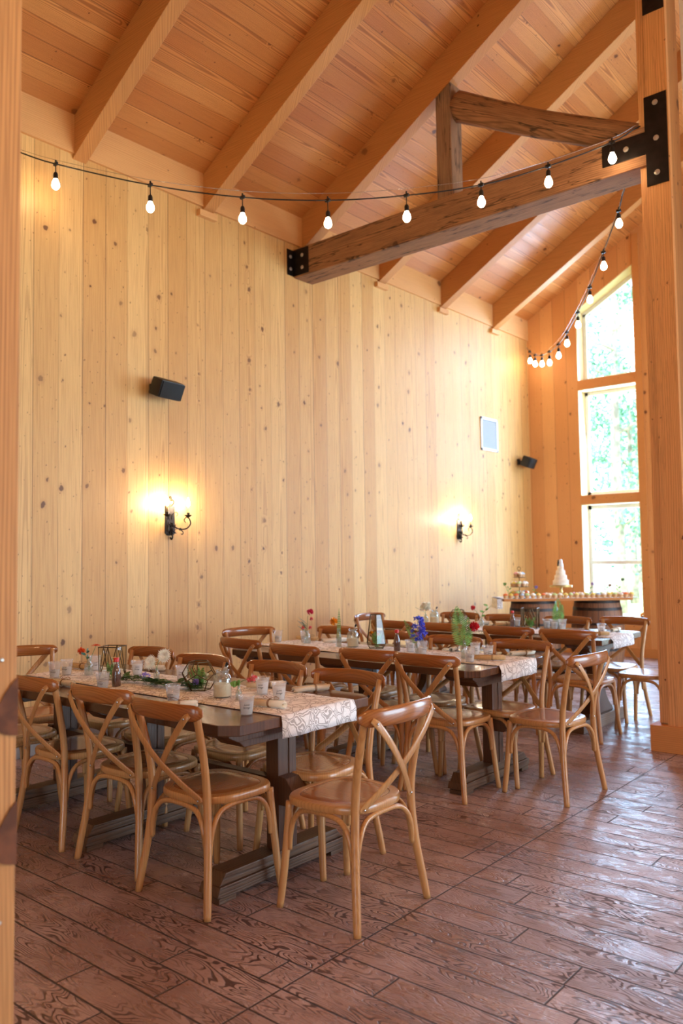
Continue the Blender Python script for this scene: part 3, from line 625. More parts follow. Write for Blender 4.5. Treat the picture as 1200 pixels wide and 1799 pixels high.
def runner(x0, x1, ya0, ya1, hang, label, seed):
    r = random.Random(seed); NX, NY = 70, 10; t = 0; path = []
    z = .7625
    L = x1-x0+hang
    for i in range(NX+1):
        s = L*i/NX
        if s < x1-x0: path.append((x0+s, z))
        else:
            d = s-(x1-x0); path.append((x1+.006*min(1, d/.015)+.004, z-max(0, d-.004)))
    w = [r.uniform(-.012, .012) for _ in range(8)]
    m_ = MB(); g = []
    for i, (x, zz) in enumerate(path):
        k = i/NX*7; j = min(int(k), 6); wo = w[j]*(1-(k-j))+w[j+1]*(k-j); row = []
        for q in range(NY+1):
            y = ya0+(ya1-ya0)*q/NY+wo
            rip = .0018*math.sin(x*23+y*9+seed)*math.sin(y*17+seed)
            if zz > .76: p = (x, y, zz+.0015+rip)
            else: p = (x+.006*math.sin(y*31+seed)*(1 if zz < .74 else .3)+.006, y, zz)
            row.append(m_.bm.verts.new(p))
        g.append(row)
    for i in range(NX):
        for q in range(NY): m_.bm.faces.new((g[i][q], g[i+1][q], g[i+1][q+1], g[i][q+1]))
    o = m_.build('table_runner', M['lace'], None, True, solid=.0008); return tag(o, label, 'table runner')
runner(1.07, 3.24, 2.535, 3.03, .10, 'white lace runner hanging over the end of the nearest table', 1)
runner(1.04, 3.225, 4.475, 4.965, .10, 'white lace runner hanging over the end of the middle table', 2)
runner(.97, 3.14, 6.45, 6.93, .095, 'white lace runner hanging over the end of the farthest table', 3)

# ------------------------------------------------------------------ chairs
def make_chair():
    t = thing('cross_back_chair', (0, 0, 0), 'chair', 'chair')
    for s in (-1, 1):
        MB().sweep([(s*.235, -.238, 0), (s*.222, -.225, .10), (s*.202, -.206, .25), (s*.188, -.196, .42), (s*.189, -.205, .55), (s*.198, -.235, .70), (s*.208, -.272, .835)],
                   [.0155, .017, .0175, .0175, .017, .0165, .015], 12, res=4).build('leg', M['chair'], t, True)
        MB().sweep([(s*.218, .192, 0), (s*.205, .182, .12), (s*.19, .17, .30), (s*.182, .162, .43)], [.015, .0165, .0175, .0175], 12, res=4).build('leg', M['chair'], t, True)
    def outline(k, dz):
        # rounded trapezoid seat outline
        pts = []
        for i in range(48):
            a = 2*PI*i/48; ca, sa = math.cos(a), math.sin(a)
            e_ = .62; x = math.copysign(abs(ca)**e_, ca); y = math.copysign(abs(sa)**e_, sa)
            hw = .205+.022*y if y > -1 else .18; hw = .212+.016*y-.012*(y < -.2)*(-y-.2)
            pts.append(Vector((x*(hw-k), .002+y*(.205-k), dz)))
        return pts
    def loft(loops, name, mat, par, cap0=True, cap1=True):
        m_ = MB(); R = [[m_.bm.verts.new(p) for p in l] for l in loops]; n = len(R[0])
        for A, B in zip(R, R[1:]):
            for i in range(n): m_.bm.faces.new((A[i], A[(i+1) % n], B[(i+1) % n], B[i]))
        if cap0: m_.bm.faces.new(R[0][::-1])
        if cap1: m_.bm.faces.new(R[-1])
        return m_.build(name, mat, par, 'auto')
    loft([outline(.012, .422), outline(.003, .425), outline(0, .432), outline(0, .447), outline(.004, .4545), outline(.012, .4575), outline(.038, .457), outline(.040, .4535)], 'seat', M['chair'], t)
    loft([outline(.0405, .450), outline(.0405, .4565), outline(.046, .4575), outline(.09, .4555)], 'seat_panel', M['seat'], t)
    MB().sweep([(-.243, -.262, .826), (-.215, -.283, .826), (-.13, -.315, .826), (0, -.332, .828), (.13, -.315, .826), (.215, -.283, .826), (.243, -.262, .826)],
               [.012, .033, .037, .038, .037, .033, .012], 14, flat=.34, up=(0, 0, 1), res=5).build('top_rail', M['rail'], t, True)
    for s in (-1, 1):
        o_ = -.011 if s > 0 else 0
        cs = MB().sweep([(-s*.205, -.302, .822), (-s*.185, -.314+o_*.3, .80), (-s*.11, -.312+o_, .715), (-s*.012, -.288+o_, .612), (s*.085, -.248+o_*.4, .52), (s*.152, -.215, .462), (s*.166, -.211, .445)],
                   [.012, .0175, .0175, .0175, .0175, .0175, .013], 8, flat=.26, up=(1, 0, s*1.), res=4).build('cross_slat', M['chair'], t, True)
        for p in ((-s*.192, -.322, .808), (s*.157, -.222, .455)): MB().ball(p, .0055, 8, 4, (1, .6, 1)).build('screw', M['steel'], cs, True)
    def arch(a, b, top, off):
        a, b, off = Vector(a), Vector(b), Vector(off); f = lambda k, z: tuple(a.lerp(b, k)+off*(1 if .1 < k < .9 else .3)+Vector((0, 0, z-(a.lerp(b, k)).z)))
        MB().sweep([f(.045, .235), f(.05, .29), f(.10, .355), f(.20, .398), f(.34, top), f(.5, top+.002), f(.66, top), f(.80, .398), f(.90, .355), f(.95, .29), f(.955, .235)], [.009]+[.0115]*9+[.009], 8, res=3).build('arched_brace', M['chair'], t, True)
    arch((-.197, .176, .3), (.197, .176, .3), .413, (0, -.006, 0)); arch((-.202, -.205, .3), (.202, -.205, .3), .413, (0, .008, 0))
    for s in (-1, 1): arch((s*.198, -.205, .3), (s*.192, .172, .3), .413, (-s*.004, 0, 0))
    return t
ch0 = make_chair(); used = False
G = {'A': 'cross-back chairs around the nearest table', 'B': 'cross-back chairs around the middle table', 'C': 'cross-back chairs around the farthest table'}
chairs = [
 (3.50, 2.675, 90, 'A', 'honey wood cross-back chair at the right end of the nearest table'),
 (2.945, 2.42, -1, 'A', 'cross-back chair on the near side of the nearest table, closest to its right end'),
 (2.37, 2.48, 2, 'A', 'cross-back chair on the near side of the nearest table, second from its right end'),
 (1.77, 2.47, 0, 'A', 'cross-back chair on the near side of the nearest table, beside the foreground post'),
 (1.16, 2.42, 0, 'A', 'cross-back chair on the near side of the nearest table, mostly hidden by the foreground post'),
 (3.05, 2.96, 181, 'A', 'cross-back chair on the wall side of the nearest table, closest to its right end'),
 (2.48, 3.00, 178, 'A', 'cross-back chair on the wall side of the nearest table, behind the pink flower'),
 (1.88, 2.98, 181, 'A', 'cross-back chair on the wall side of the nearest table, behind the faceted terrarium'),
 (1.25, 3.06, 180, 'A', 'cross-back chair on the wall side of the nearest table, behind the red-capped bottle'),
 (.68, 2.80, -104, 'A', 'cross-back chair at the left end of the nearest table'),
 (3.45, 4.68, 86, 'B', 'honey wood cross-back chair at the right end of the middle table'),
 (2.95, 4.35, 0, 'B', 'cross-back chair on the near side of the middle table, closest to its right end'),
 (2.49, 4.36, 4, 'B', 'cross-back chair on the near side of the middle table, second from its right end'),
 (1.91, 4.30, -2, 'B', 'cross-back chair on the near side of the middle table, in front of the yellow flower'),
 (1.28, 4.40, -5, 'B', 'cross-back chair on the near side of the middle table, closest to its left end'),
 (3.06, 4.79, 178, 'B', 'cross-back chair on the far side of the middle table, closest to its right end'),
 (2.52, 4.80, 178, 'B', 'cross-back chair on the far side of the middle table, behind the tall fern'),
 (1.93, 4.86, 178, 'B', 'cross-back chair on the far side of the middle table, behind the red-capped bottle'),
 (1.27, 4.96, 178, 'B', 'cross-back chair on the far side of the middle table, behind the yellow flower'),
 (.92, 4.68, -110, 'B', 'cross-back chair at the left end of the middle table'),
 (3.29, 6.83, 90, 'C', 'cross-back chair at the right end of the farthest table, its back hidden by the post'),
 (2.98, 6.26, 0, 'C', 'cross-back chair on the near side of the farthest table, closest to its right end'),
 (2.46, 6.28, -2, 'C', 'cross-back chair on the near side of the farthest table, second from its right end'),
 (1.79, 6.30, 0, 'C', 'cross-back chair on the near side of the farthest table, behind the blue flowers'),
 (1.24, 6.30, 0, 'C', 'cross-back chair on the farthest table near side, behind the tall hexagonal lantern'),
 (2.88, 7.10, 175, 'C', 'cross-back chair on the far side of the farthest table, closest to the window'),
 (2.42, 6.93, 178, 'C', 'cross-back chair on the far side of the farthest table, behind the small fern'),
 (1.80, 6.88, 178, 'C', 'cross-back chair on the far side of the farthest table, behind the single red flower'),
 (1.24, 6.93, 178, 'C', 'cross-back chair on the far side of the farthest table, behind the milk jar'),
 (.80, 6.60, -92, 'C', 'cross-back chair at the left end of the farthest table, seen side-on behind a lantern')]
for x, y, a, g, lb in chairs:
    place(ch0, used, (x, y, 0), math.radians(a), lb, G[g]); used = True

# ------------------------------------------------------------------ table settings
ZT = .7655
def make_cup(level=.045, h=.092, r=.036):
    t = thing('plastic_cup', (0, 0, 0), 'cup', 'cup'); rb = r*.72
    MB().lathe([(0, .001), (rb, .001), (rb+.0005, .004), (r, h-.004), (r+.0035, h-.002), (r+.0035, h+.001), (r-.001, h), (r-.0018, h-.006), (rb-.0012, .0035), (0, .0035)], 24).build('cup_wall', M['cup'], t, True)
    rl = rb+(r-rb)*level/h-.002
    MB().lathe([(0, .005), (rb-.002, .005), (rl, level), (0, level)], 24).build('water', M['water'], t, 'auto')
    c = bpy.data.curves.new('print', 'FONT'); c.body = 'Love\nbrings'; c.size = .013; c.align_x = 'CENTER'; c.shear = .3; c.extrude = .0002
    o = bpy.data.objects.new('print', c); COL.objects.link(o); dg = bpy.context.evaluated_depsgraph_get(); me = bpy.data.meshes.new_from_object(o.evaluated_get(dg)); bpy.data.objects.remove(o)
    for v in me.vertices:
        x, z = v.co.x, v.co.y+.045; rr_ = rb+(r-rb)*z/h+.0008; a = x/rr_; v.co = Vector((math.sin(a)*rr_, -math.cos(a)*rr_, z))
    me.materials.clear(); me.materials.append(M['ink']); p = bpy.data.objects.new('print', me); COL.objects.link(p); p.parent = t
    return t
cup0 = make_cup(); cup1 = make_cup(.062, .085); cu = [False, False]
cups = [
 (1.348, 2.572, 'A', 0, 'clear plastic cup of water at the left end of the nearest table, in front'), (1.30, 2.68, 'A', 0, 'taller looking plastic cup behind the other at the left end of the nearest table'),
 (1.272, 2.892, 'A', 0, 'clear plastic cup behind the bottle vase of orange flowers'), (1.952, 2.50, 'A', 0, 'clear plastic cup just in front of the red-capped bottle on the nearest table'),
 (1.66, 2.93, 'A', 1, 'clear plastic cup behind the box lantern on the nearest table'), (2.066, 2.941, 'A', 1, 'clear plastic cup behind the green garland'),
 (2.599, 2.461, 'A', 0, 'clear plastic cup on the bare wood in front of the garland and the jar'), (3.09, 2.48, 'A', 1, 'printed plastic cup nearest the corner of the nearest table'),
 (2.771, 2.887, 'A', 1, 'clear plastic cup beside the pink flower, left one of two'), (2.961, 2.815, 'A', 1, 'clear plastic cup beside the pink flower, right one of two'),
 (1.048, 4.74, 'B', 0, 'clear plastic cup at the left end of the middle table'), (1.26, 4.83, 'B', 0, 'clear plastic cup beside the vase of pink flowers'),
 (2.34, 4.781, 'B', 1, 'clear plastic cup to the left of the blue flowers'), (2.50, 4.70, 'B', 0, 'clear plastic cup to the right of the blue flowers'),
 (2.83, 4.86, 'B', 1, 'clear plastic cup behind the fern vase on the middle table'), (2.985, 4.53, 'B', 0, 'clear plastic cup in front of the fern vase on the middle table'), (2.992, 4.752, 'B', 1, 'clear plastic cup standing alone near the right end of the middle table'),
 (1.977, 7.06, 'C', 1, 'clear plastic cup beside the red-capped bottle on the farthest table'), (2.30, 7.03, 'C', 1, 'clear plastic cup to the left of the small fern'), (2.40, 6.98, 'C', 1, 'clear plastic cup in front of the small fern'),
 (2.50, 6.94, 'C', 0, 'clear plastic cup to the right of the small fern'), (2.961, 6.704, 'C', 1, 'clear plastic cup standing alone at the right end of the farthest table'),
 (1.02, 7.05, 'C', 1, 'clear plastic cup beside the white flowers on the farthest table'), (1.50, 6.86, 'C', 0, 'clear plastic cup to the right of the faceted lantern on the farthest table')]
for x, y, g, k, lb in cups:
    o = place((cup0, cup1)[k], cu[k], (x, y, ZT if abs(y-{'A': 2.78, 'B': 4.72, 'C': 6.69}[g]) < .26 else .7605), math.radians(48+R_.uniform(-25, 25)), lb, 'plastic cups on the tables'); cu[k] = True

def make_roll(mat):
    t = thing('napkin_roll', (0, 0, 0), 'r', 'napkin roll'); m_ = MB(); n = 26; L = .19
    pr = []
    for i in range(n+1):
        a = i/n*2*PI*2.2; r = .010+.008*i/n; pr.append((math.cos(a)*r, .018+math.sin(a)*r*.92))
    A = [m_.bm.verts.new((-L/2+.012*math.sin(i*.7), p[0], p[1])) for i, p in enumerate(pr)]; B = [m_.bm.verts.new((L/2+.006*math.sin(i*.9), p[0]*1.15, p[1]*1.05)) for i, p in enumerate(pr)]
    for i in range(n): m_.bm.faces.new((A[i], A[i+1], B[i+1], B[i]))
    m_.build('rolled_napkin', mat, t, True, solid=.0015)
    tw = MB()
    for dx in (0, .004, .008): tw.sweep([(.012+dx, math.cos(a)*.0205, .0195+math.sin(a)*.0185) for a in (k/16*2*PI for k in range(17))], .0012, 5, cap=False)
    for s in (-1, 1): tw.sweep([(.015, 0, .039), (.03*s+.015, .008, .050), (.045*s+.015, .012, .040), (.02*s+.015, .004, .038)], .0012, 5, res=3)
    tw.build('twine_bow', M['twine'], t, True)
    MB().box(-L/2-.02, -.02, -.004, .004, .016, .019, .001).box(-L/2-.02, -.02, .006, .010, .013, .016, .001).build('cutlery', M['steel'], t)
    return t
roll0 = make_roll(M['napkin']); roll1 = make_roll(M['kraft']); ru = [False, False]
rolls = [((1.096, 2.865), (1.196, 2.872), 1, 'small tied napkin roll at the left end of the nearest table, behind the cups'), ((1.58, 2.44), (1.70, 2.45), 0, 'white napkin roll near the left chairs of the nearest table'),
 ((1.50, 3.06), (1.60, 3.13), 0, 'white napkin roll behind the box lantern on the nearest table'), ((2.68, 2.36), (2.74, 2.42), 0, 'white napkin roll poking out from behind the front chair of the nearest table'),
 ((2.61, 2.98), (2.70, 3.08), 0, 'white napkin roll beside the pink flower'), ((2.97, 2.63), (3.13, 2.66), 0, 'cream napkin roll tied with twine beside the printed cup'),
 ((2.887, 3.03), (2.943, 3.17), 0, 'cream napkin roll tied with twine at the wall-side corner of the nearest table'),
 ((1.12, 4.93), (1.25, 4.96), 1, 'kraft napkin roll to the left of the pink flowers on the middle table'), ((1.44, 4.90), (1.50, 5.02), 0, 'white napkin roll to the left of the yellow flower'),
 ((1.11, 4.28), (1.16, 4.38), 0, 'napkin roll at the left corner of the middle table'), ((2.58, 4.96), (2.54, 5.08), 0, 'white napkin roll to the left of the fern on the middle table'), ((2.95, 4.62), (3.15, 4.72), 1, 'kraft napkin roll tied with twine at the right end of the middle table'),
 ((3.06, 4.98), (3.12, 5.12), 0, 'white napkin roll at the far right corner of the middle table'),
 ((2.92, 6.50), (3.06, 6.60), 1, 'kraft napkin roll at the right end of the farthest table'), ((2.97, 6.93), (2.96, 7.08), 0, 'white napkin roll at the far right corner of the farthest table'),
 ((1.56, 6.97), (1.62, 7.10), 0, 'white napkin roll beside the single red flower'), ((1.83, 6.95), (1.90, 7.08), 1, 'napkin roll between the red flower and the red-capped bottle')]
for a, b, k, lb in rolls:
    yc = (a[1]+b[1])/2; on = any(l < yc < h for l, h in ((2.52, 3.04), (4.46, 4.98), (6.44, 6.94)))
    place((roll0, roll1)[k], ru[k], ((a[0]+b[0])/2, yc, ZT if on else .7605), math.atan2(b[1]-a[1], b[0]-a[0]), lb, 'tied napkin rolls on the tables'); ru[k] = True

def bottle_vase(x, y, h, r, label, z=ZT, neck=.4, sq=1):
    t = thing('bottle_vase', (x, y, z), label, 'vase', 'small glass vases')
    MB().lathe([(0, .001), (r, .002), (r, h*.55), (r*.95, h*.62), (r*neck, h*.78), (r*neck, h*.93), (r*(neck+.12), h*.95), (r*(neck+.12), h), (r*neck*.8, h), (r*neck*.8, h*.78), (r*.85, h*.58), (r*.85, .006), (0, .006)], 18).build('glass', M['jar'], t, True)
    MB().lathe([(0, .007), (r*.84, .007), (r*.84, h*.35), (0, h*.35)], 16).build('water', M['cup'], t, True)
    return t
def frond(m_, base, d, L, W, n=14, droop=.25, side=None):
    base = Vector(base); d = Vector(d).normalized(); sd = Vector(side) if side else d.cross(Vector((0, 0, 1)))
    if sd.length < .1: sd = Vector((1, 0, 0))
    sd = (sd-d*sd.dot(d)).normalized(); pts = []
    for i in range(n+1):
        k = i/n; pts.append(base+d*L*k+Vector((0, 0, -droop*L*k*k)))
    m_.sweep(pts, [.0015*(1-.7*i/n) for i in range(n+1)], 5)
    for i in range(2, n+1):
        k = i/n; w = W*math.sin(PI*min(1, .22+k*.78))**.8*(1.05-k*.35)
        for s in (-1, 1): m_.leaf(pts[i], sd*s+d*.45, d, w, L/n*.72)
def stems(name, loc, label, cat, parts, group=None):
    t = thing(name, loc, label, cat, group)
    for nm, fn, mat, sol in parts:
        m_ = MB(); fn(m_); m_.build(nm, mat, t, False, solid=sol)
    return t
def carn(c, r, n=60, seed=1, up=(0, 0, 1)):
    def f(m_):
        q = random.Random(seed)
        for i in range(n):
            d = Vector((q.gauss(0, 1), q.gauss(0, 1), q.gauss(.5, .8))).normalized(); sd = d.cross(Vector((q.random(), q.random(), q.random()))).normalized()
            m_.leaf(Vector(c)+d*r*.15, d, sd, r*q.uniform(.75, 1.05), r*.6)
    return f
def daisy(cs, r, n=22, seed=1):
    def f(m_):
        q = random.Random(seed)
        for c, nrm in cs:
            nv = Vector(nrm).normalized(); a = nv.orthogonal().normalized(); b = nv.cross(a)
            for lay in range(3):
                for i in range(n):
                    w = 2*PI*(i+lay*.33)/n; d = a*math.cos(w)+b*math.sin(w)+nv*(.15+.35*lay); m_.leaf(Vector(c), d, b*math.cos(w)-a*math.sin(w), r*(1-.2*lay)*q.uniform(.9, 1.08), r*.22)
    return f
def stemf(paths, r=.0016):
    def f(m_):
        for p in paths: m_.sweep(p, r, 5, res=4)
    return f
# table 1 flowers
bottle_vase(1.415, 2.757, .10, .026, 'small glass bottle vase holding two orange flowers')
stems('orange_flowers', (1.415, 2.757, ZT), 'two orange blooms standing in a bottle vase on the nearest table', 'flower', [
  ('stem', stemf([[(0, 0, .02), (-.01, -.005, .09), (-.035, -.02, .135)], [(0, 0, .02), (.01, .01, .10), (.035, .025, .17)]]), M['stem'], 0),
  ('leaf', lambda m_: [m_.leaf((-.012, -.01, .095+.012*i), (math.cos(i*2.1), math.sin(i*2.1), .4), (0, 0, 1), .035, .016) for i in range(5)], M['blueleaf'], .0005),
  ('bloom', carn((-.042, -.024, .14), .024, 50, 3), M['orange'], .0005), ('bloom', daisy([((.037, .026, .172), (0, 0, 1))], .028, 16, 5), M['orange'], .0005)])
bottle_vase(1.927, 2.869, .065, .018, 'short glass vase holding two white daisies')
stems('white_daisies', (1.927, 2.869, ZT), 'two large white daisies leaning over the green garland', 'flower', [
  ('stem', stemf([[(0, 0, .02), (.0, -.005, .08), (-.02, -.02, .10)], [(0, 0, .02), (.01, .0, .09), (.035, .01, .135)]]), M['stem'], 0),
  ('bloom', daisy([((-.02, -.03, .098), (.3, -1, .5))], .047, 24, 2), M['daisy'], .0005), ('bloom', daisy([((.045, .02, .137), (.5, -1, .35))], .047, 24, 8), M['daisy'], .0005)])
bottle_vase(2.80, 2.70, .07, .016, 'tiny glass vase holding a pink flower')
stems('pink_flower', (2.80, 2.70, ZT), 'coral pink flower cluster leaning from a tiny vase', 'flower', [
  ('stem', stemf([[(0, 0, .02), (.005, .0, .08), (.05, .04, .105)]]), M['stem'], 0),
  ('leaf', lambda m_: [m_.leaf((-.005, -.003, .07), (math.cos(i*1.4)-.5, math.sin(i*1.4)-.2, .5), (0, 0, 1), .04, .03) for i in range(5)], M['leafy'], .0005),
  ('bloom', lambda m_: [carn((.05+.016*math.cos(i*1.2), .04+.016*math.sin(i*1.2), .11-.004*i), .013, 16, i)(m_) for i in range(6)], M['pink'], .0005)])
# garland
g = thing('greenery_garland', (2.13, 2.72, ZT), 'feathery green garland lying along the runner of the nearest table', 'garland')
def garl(m_):
    q = random.Random(4); P = [Vector((-.30, -.02, .012)), Vector((-.12, .03, .014)), Vector((.05, .0, .014)), Vector((.2, .05, .012)), Vector((.30, .03, .012))]
    m_.sweep(P, .002, 5, res=4)
    for i in range(110):
        k = q.random()*(len(P)-1); j = int(k); p = P[j].lerp(P[j+1], k-j); a = q.uniform(0, 2*PI)
        frond(m_, p, (math.cos(a)*1.2, math.sin(a)*.8, q.uniform(.1, .9)), q.uniform(.05, .11), .024, 9, .35)
garl_m = MB(); garl(garl_m); garl_m.build('foliage', M['darkleaf'], g)
m_ = MB(); q_ = random.Random(2)
for i in range(26): m_.ball((-.16+q_.uniform(-.03, .03), .03+q_.uniform(-.02, .02), .04+q_.uniform(-.01, .015)), .005, 6, 4)
m_.build('lilac_sprig', M['lilac'], g)
# lanterns
def wire_frame(name, V, E, F, loc, label, cat, rz=0, rad=.0028, group=None):
    t = thing(name, loc, label, cat, group, rz); m_ = MB()
    for a, b in E: m_.sweep([V[a], V[b]], rad, 6)
    for v in V: m_.ball(v, rad*1.3, 6, 4)
    m_.build('metal_frame', M['brass'], t)
    p = MB(); p.add([Vector(v) for v in V], F); p.build('glass_panes', M['tglass'], t); return t
def moss(t, r, h, seed, mats=('leafy',), ball=None):
    q = random.Random(seed); m_ = MB()
    for i in range(14): a = q.uniform(0, 2*PI); frond(m_, (q.uniform(-.3, .3)*r, q.uniform(-.3, .3)*r, .008), (math.cos(a)*.35, math.sin(a)*.35, 1), h*q.uniform(.6, 1), r*.35, 9, .1)
    m_.build('fern', M['leafy'], t)
w, hh = .055, .185
V = [(-w, -w, 0), (w, -w, 0), (w, w, 0), (-w, w, 0), (-w*1.05, -w*1.05, hh), (w*1.05, -w*1.05, hh), (w*1.05, w*1.05, hh), (-w*1.05, w*1.05, hh), (0, -w*1.03, hh), (w*1.03, 0, hh), (0, w*1.03, hh), (-w*1.03, 0, hh)]
E_ = [(0, 1), (1, 2), (2, 3), (3, 0), (4, 8), (8, 5), (5, 9), (9, 6), (6, 10), (10, 7), (7, 11), (11, 4), (0, 8), (8, 1), (1, 9), (9, 2), (2, 10), (10, 3), (3, 11), (11, 0), (0, 4), (1, 5), (2, 6), (3, 7)]
Fp = [(0, 1, 8), (0, 8, 4), (1, 5, 8), (1, 2, 9), (1, 9, 5), (2, 6, 9), (2, 3, 10), (2, 10, 6), (3, 7, 10), (3, 0, 11), (3, 11, 7), (0, 4, 11)]
t = wire_frame('glass_lantern', V, E_, Fp, (1.67, 2.75, ZT), 'box-shaped black-framed glass lantern with greenery on the nearest table', 'lantern', .5); moss(t, .05, .12, 1)
MB().lathe([(0, .005), (.024, .005), (.024, .12), (0, .12)], 16, (.012, .012, 0)).build('candle', M['milk'], t, 'auto')
m_ = MB(); carn((.03, -.02, .11), .02, 40, 4)(m_); m_.build('bloom', M['yellow'], t)
# faceted terrarium
def dodeca(r):
    ph = (1+5**.5)/2; P = [(sx, sy, sz) for sx in (-1, 1) for sy in (-1, 1) for sz in (-1, 1)]+[(0, sa/ph, sb*ph) for sa in (-1, 1) for sb in (-1, 1)]+[(sa/ph, sb*ph, 0) for sa in (-1, 1) for sb in (-1, 1)]+[(sa*ph, 0, sb/ph) for sa in (-1, 1) for sb in (-1, 1)]
    b = bmesh.new()
    for p in P: b.verts.new(Vector(p)*r/1.732)
    bmesh.ops.convex_hull(b, input=b.verts[:]); bmesh.ops.dissolve_limit(b, angle_limit=.02, verts=b.verts[:], edges=b.edges[:])
    fn = max(b.faces, key=lambda f: f.normal.z+.001*f.normal.x); R = fn.normal.rotation_difference(Vector((0, 0, 1))).to_matrix()
    for v in b.verts: v.co = R @ v.co
    z0 = min(v.co.z for v in b.verts)
    for v in b.verts: v.co.z -= z0
    b.verts.index_update(); V = [tuple(v.co) for v in b.verts]; E = [tuple(v.index for v in e.verts) for e in b.edges]; F = [tuple(v.index for v in f.verts) for f in b.faces]; zm = max(v[2] for v in V)
    F = [f for f in F if not all(abs(V[i][2]-zm) < 1e-3 for i in f)]; b.free(); return V, E, F
Vd, Ed, Fd = dodeca(.092)
t = wire_frame('faceted_terrarium', Vd, Ed, Fd, (2.40, 2.79, ZT), 'faceted glass terrarium with ferns on the nearest table', 'terrarium', .4); moss(t, .06, .15, 3)
m_ = MB(); carn((.0, -.045, .045), .02, 60, 9)(m_); m_.build('lilac_bloom', M['lilac'], t); m_ = MB(); carn((.035, .0, .07), .02, 40, 10)(m_); m_.build('white_bloom', M['daisy'], t)
t = wire_frame('faceted_terrarium', Vd, Ed, Fd, (1.42, 6.90, ZT), 'faceted glass terrarium on the farthest table, behind the tall fern', 'terrarium', .1); moss(t, .06, .13, 5)
# tall hexagonal lantern on table 2
def hexl(r0, r1, r2, z1, h):
    V = [(r0*math.cos(k*PI/3), r0*math.sin(k*PI/3), 0) for k in range(6)]+[(r1*math.cos(k*PI/3), r1*math.sin(k*PI/3), z1) for k in range(6)]+[(r2*math.cos(k*PI/3), r2*math.sin(k*PI/3), h) for k in range(6)]
    E, F = [], []
    for k in range(6):
        j = (k+1) % 6; E += [(k, j), (6+k, 6+j), (12+k, 12+j), (k, 6+k), (6+k, 12+k)]; F += [(k, j, 6+j, 6+k), (6+k, 6+j, 12+j, 12+k)]
    return V, E, F
t = wire_frame('glass_lantern', *hexl(.055, .078, .045, .035, .25), (2.00, 4.82, ZT), 'tall tapering hexagonal glass lantern on the middle table', 'lantern', .2); moss(t, .07, .15, 6)
m_ = MB(); carn((-.03, -.03, .11), .022, 40, 4)(m_); carn((.03, -.02, .10), .016, 30, 5)(m_); m_.build('orange_bloom', M['yellow'], t)
t = wire_frame('glass_lantern', V, E_, Fp, (2.20, 6.90, ZT), 'box-shaped glass lantern with greenery on the farthest table', 'lantern', .3, rad=.003); t.scale = (1.25, 1.25, 1.0); moss(t, .05, .12, 8)
# jars, sauce bottles
def jar(x, y, label):
    t = thing('mason_jar', (x, y, ZT), label, 'jar', 'glass jars of cream')
    MB().lathe([(0, .001), (.042, .002), (.045, .008), (.045, .088), (.040, .105), (.031, .112), (.031, .128), (.034, .129), (.034, .134), (.029, .134), (.029, .112), (.041, .088), (.041, .006), (0, .006)], 28).build('glass', M['jar'], t, True)
    MB().lathe([(0, .006), (.0415, .006), (.0415, .065), (0, .065)], 24).build('cream', M['milk'], t, 'auto')
    MB().sweep([(.015, 0, .10), (.02, .004, .145), (.026, .006, .155)], [.012, .012, .009], 8, res=3).build('pour_spout', M['jar'], t, True)
    MB().sweep([(.022, .005, .15), (.030, .006, .17)], .007, 8).build('stopper', M['black'], t)
jar(2.668, 2.712, 'glass mason jar of cream with a black stopper on the nearest table'); jar(1.79, 4.80, 'glass jar of cream beside the yellow flower on the middle table'); jar(1.15, 6.88, 'glass jar of cream beside the white flowers on the farthest table')
def sauce(x, y, label):
    t = thing('sauce_bottle', (x, y, ZT), label, 'bottle', 'red-capped sauce bottles')
    MB().lathe([(0, 0), (.0215, .001), (.023, .006), (.023, .072), (.018, .09), (.0115, .105), (.0112, .118), (0, .118)], 20).build('sauce', M['sauce'], t, True)
    MB().lathe([(0, -.0002), (.0225, 0), (.0242, .006), (.0242, .073), (.0190, .092), (.0122, .107), (.0115, .135), (0, .135)], 20).build('glass', M['jar'], t, True)
    MB().lathe([(0, .131), (.0145, .131), (.0145, .150), (.013, .153), (0, .153)], 16).build('cap', M['redcap'], t, 'auto')
sauce(1.93, 2.60, 'brown sauce bottle with a red cap on the nearest table'); sauce(2.237, 4.76, 'brown sauce bottle with a red cap on the middle table'); sauce(2.0, 6.93, 'brown sauce bottle with a red cap on the farthest table')
# table 2 flowers
bottle_vase(1.335, 4.78, .105, .028, 'clear glass vase holding the pink flowers')
stems('pink_flowers', (1.335, 4.78, ZT), 'pink and red blooms with blue-green foliage at the left of the middle table', 'flower', [
  ('stem', stemf([[(0, 0, .02), (.0, .0, .12), (.01, .0, .22)], [(0, 0, .02), (-.01, -.01, .12), (-.03, -.02, .14)]]), M['stem'], 0),
  ('foliage', lambda m_: [frond(m_, (0, 0, .08+.012*i), (-.8+.3*(i % 3)*(-1)**i, -.4, .8), .10, .02, 7, .1) for i in range(7)], M['blueleaf'], 0),
  ('bloom', carn((.02, .012, .245), .03, 60, 1), M['hotpink'], .0005), ('bud', lambda m_: [carn(c, .016, 30, 3)(m_) for c in ((.03, .02, .195), (-.025, -.02, .125), (.02, .015, .125))], M['pink'], .0005)])
bottle_vase(1.70, 4.74, .14, .022, 'slim glass bottle vase holding a yellow bloom and a fern tip', neck=.5)
stems('yellow_flower', (1.70, 4.74, ZT), 'single yellow bloom with an upright fern tip on the middle table', 'flower', [
  ('stem', stemf([[(0, 0, .02), (0, 0, .14), (-.02, -.015, .17)]]), M['stem'], 0), ('fern_tip', lambda m_: frond(m_, (0, 0, .03), (.02, .01, 1), .26, .022, 20, -.02, (1, .6, 0)), M['leafy'], 0),
  ('bloom', carn((-.028, -.022, .19), .034, 60, 3), M['yellow'], .0005)])
bottle_vase(2.442, 4.727, .105, .022, 'glass bottle vase holding the blue flowers')
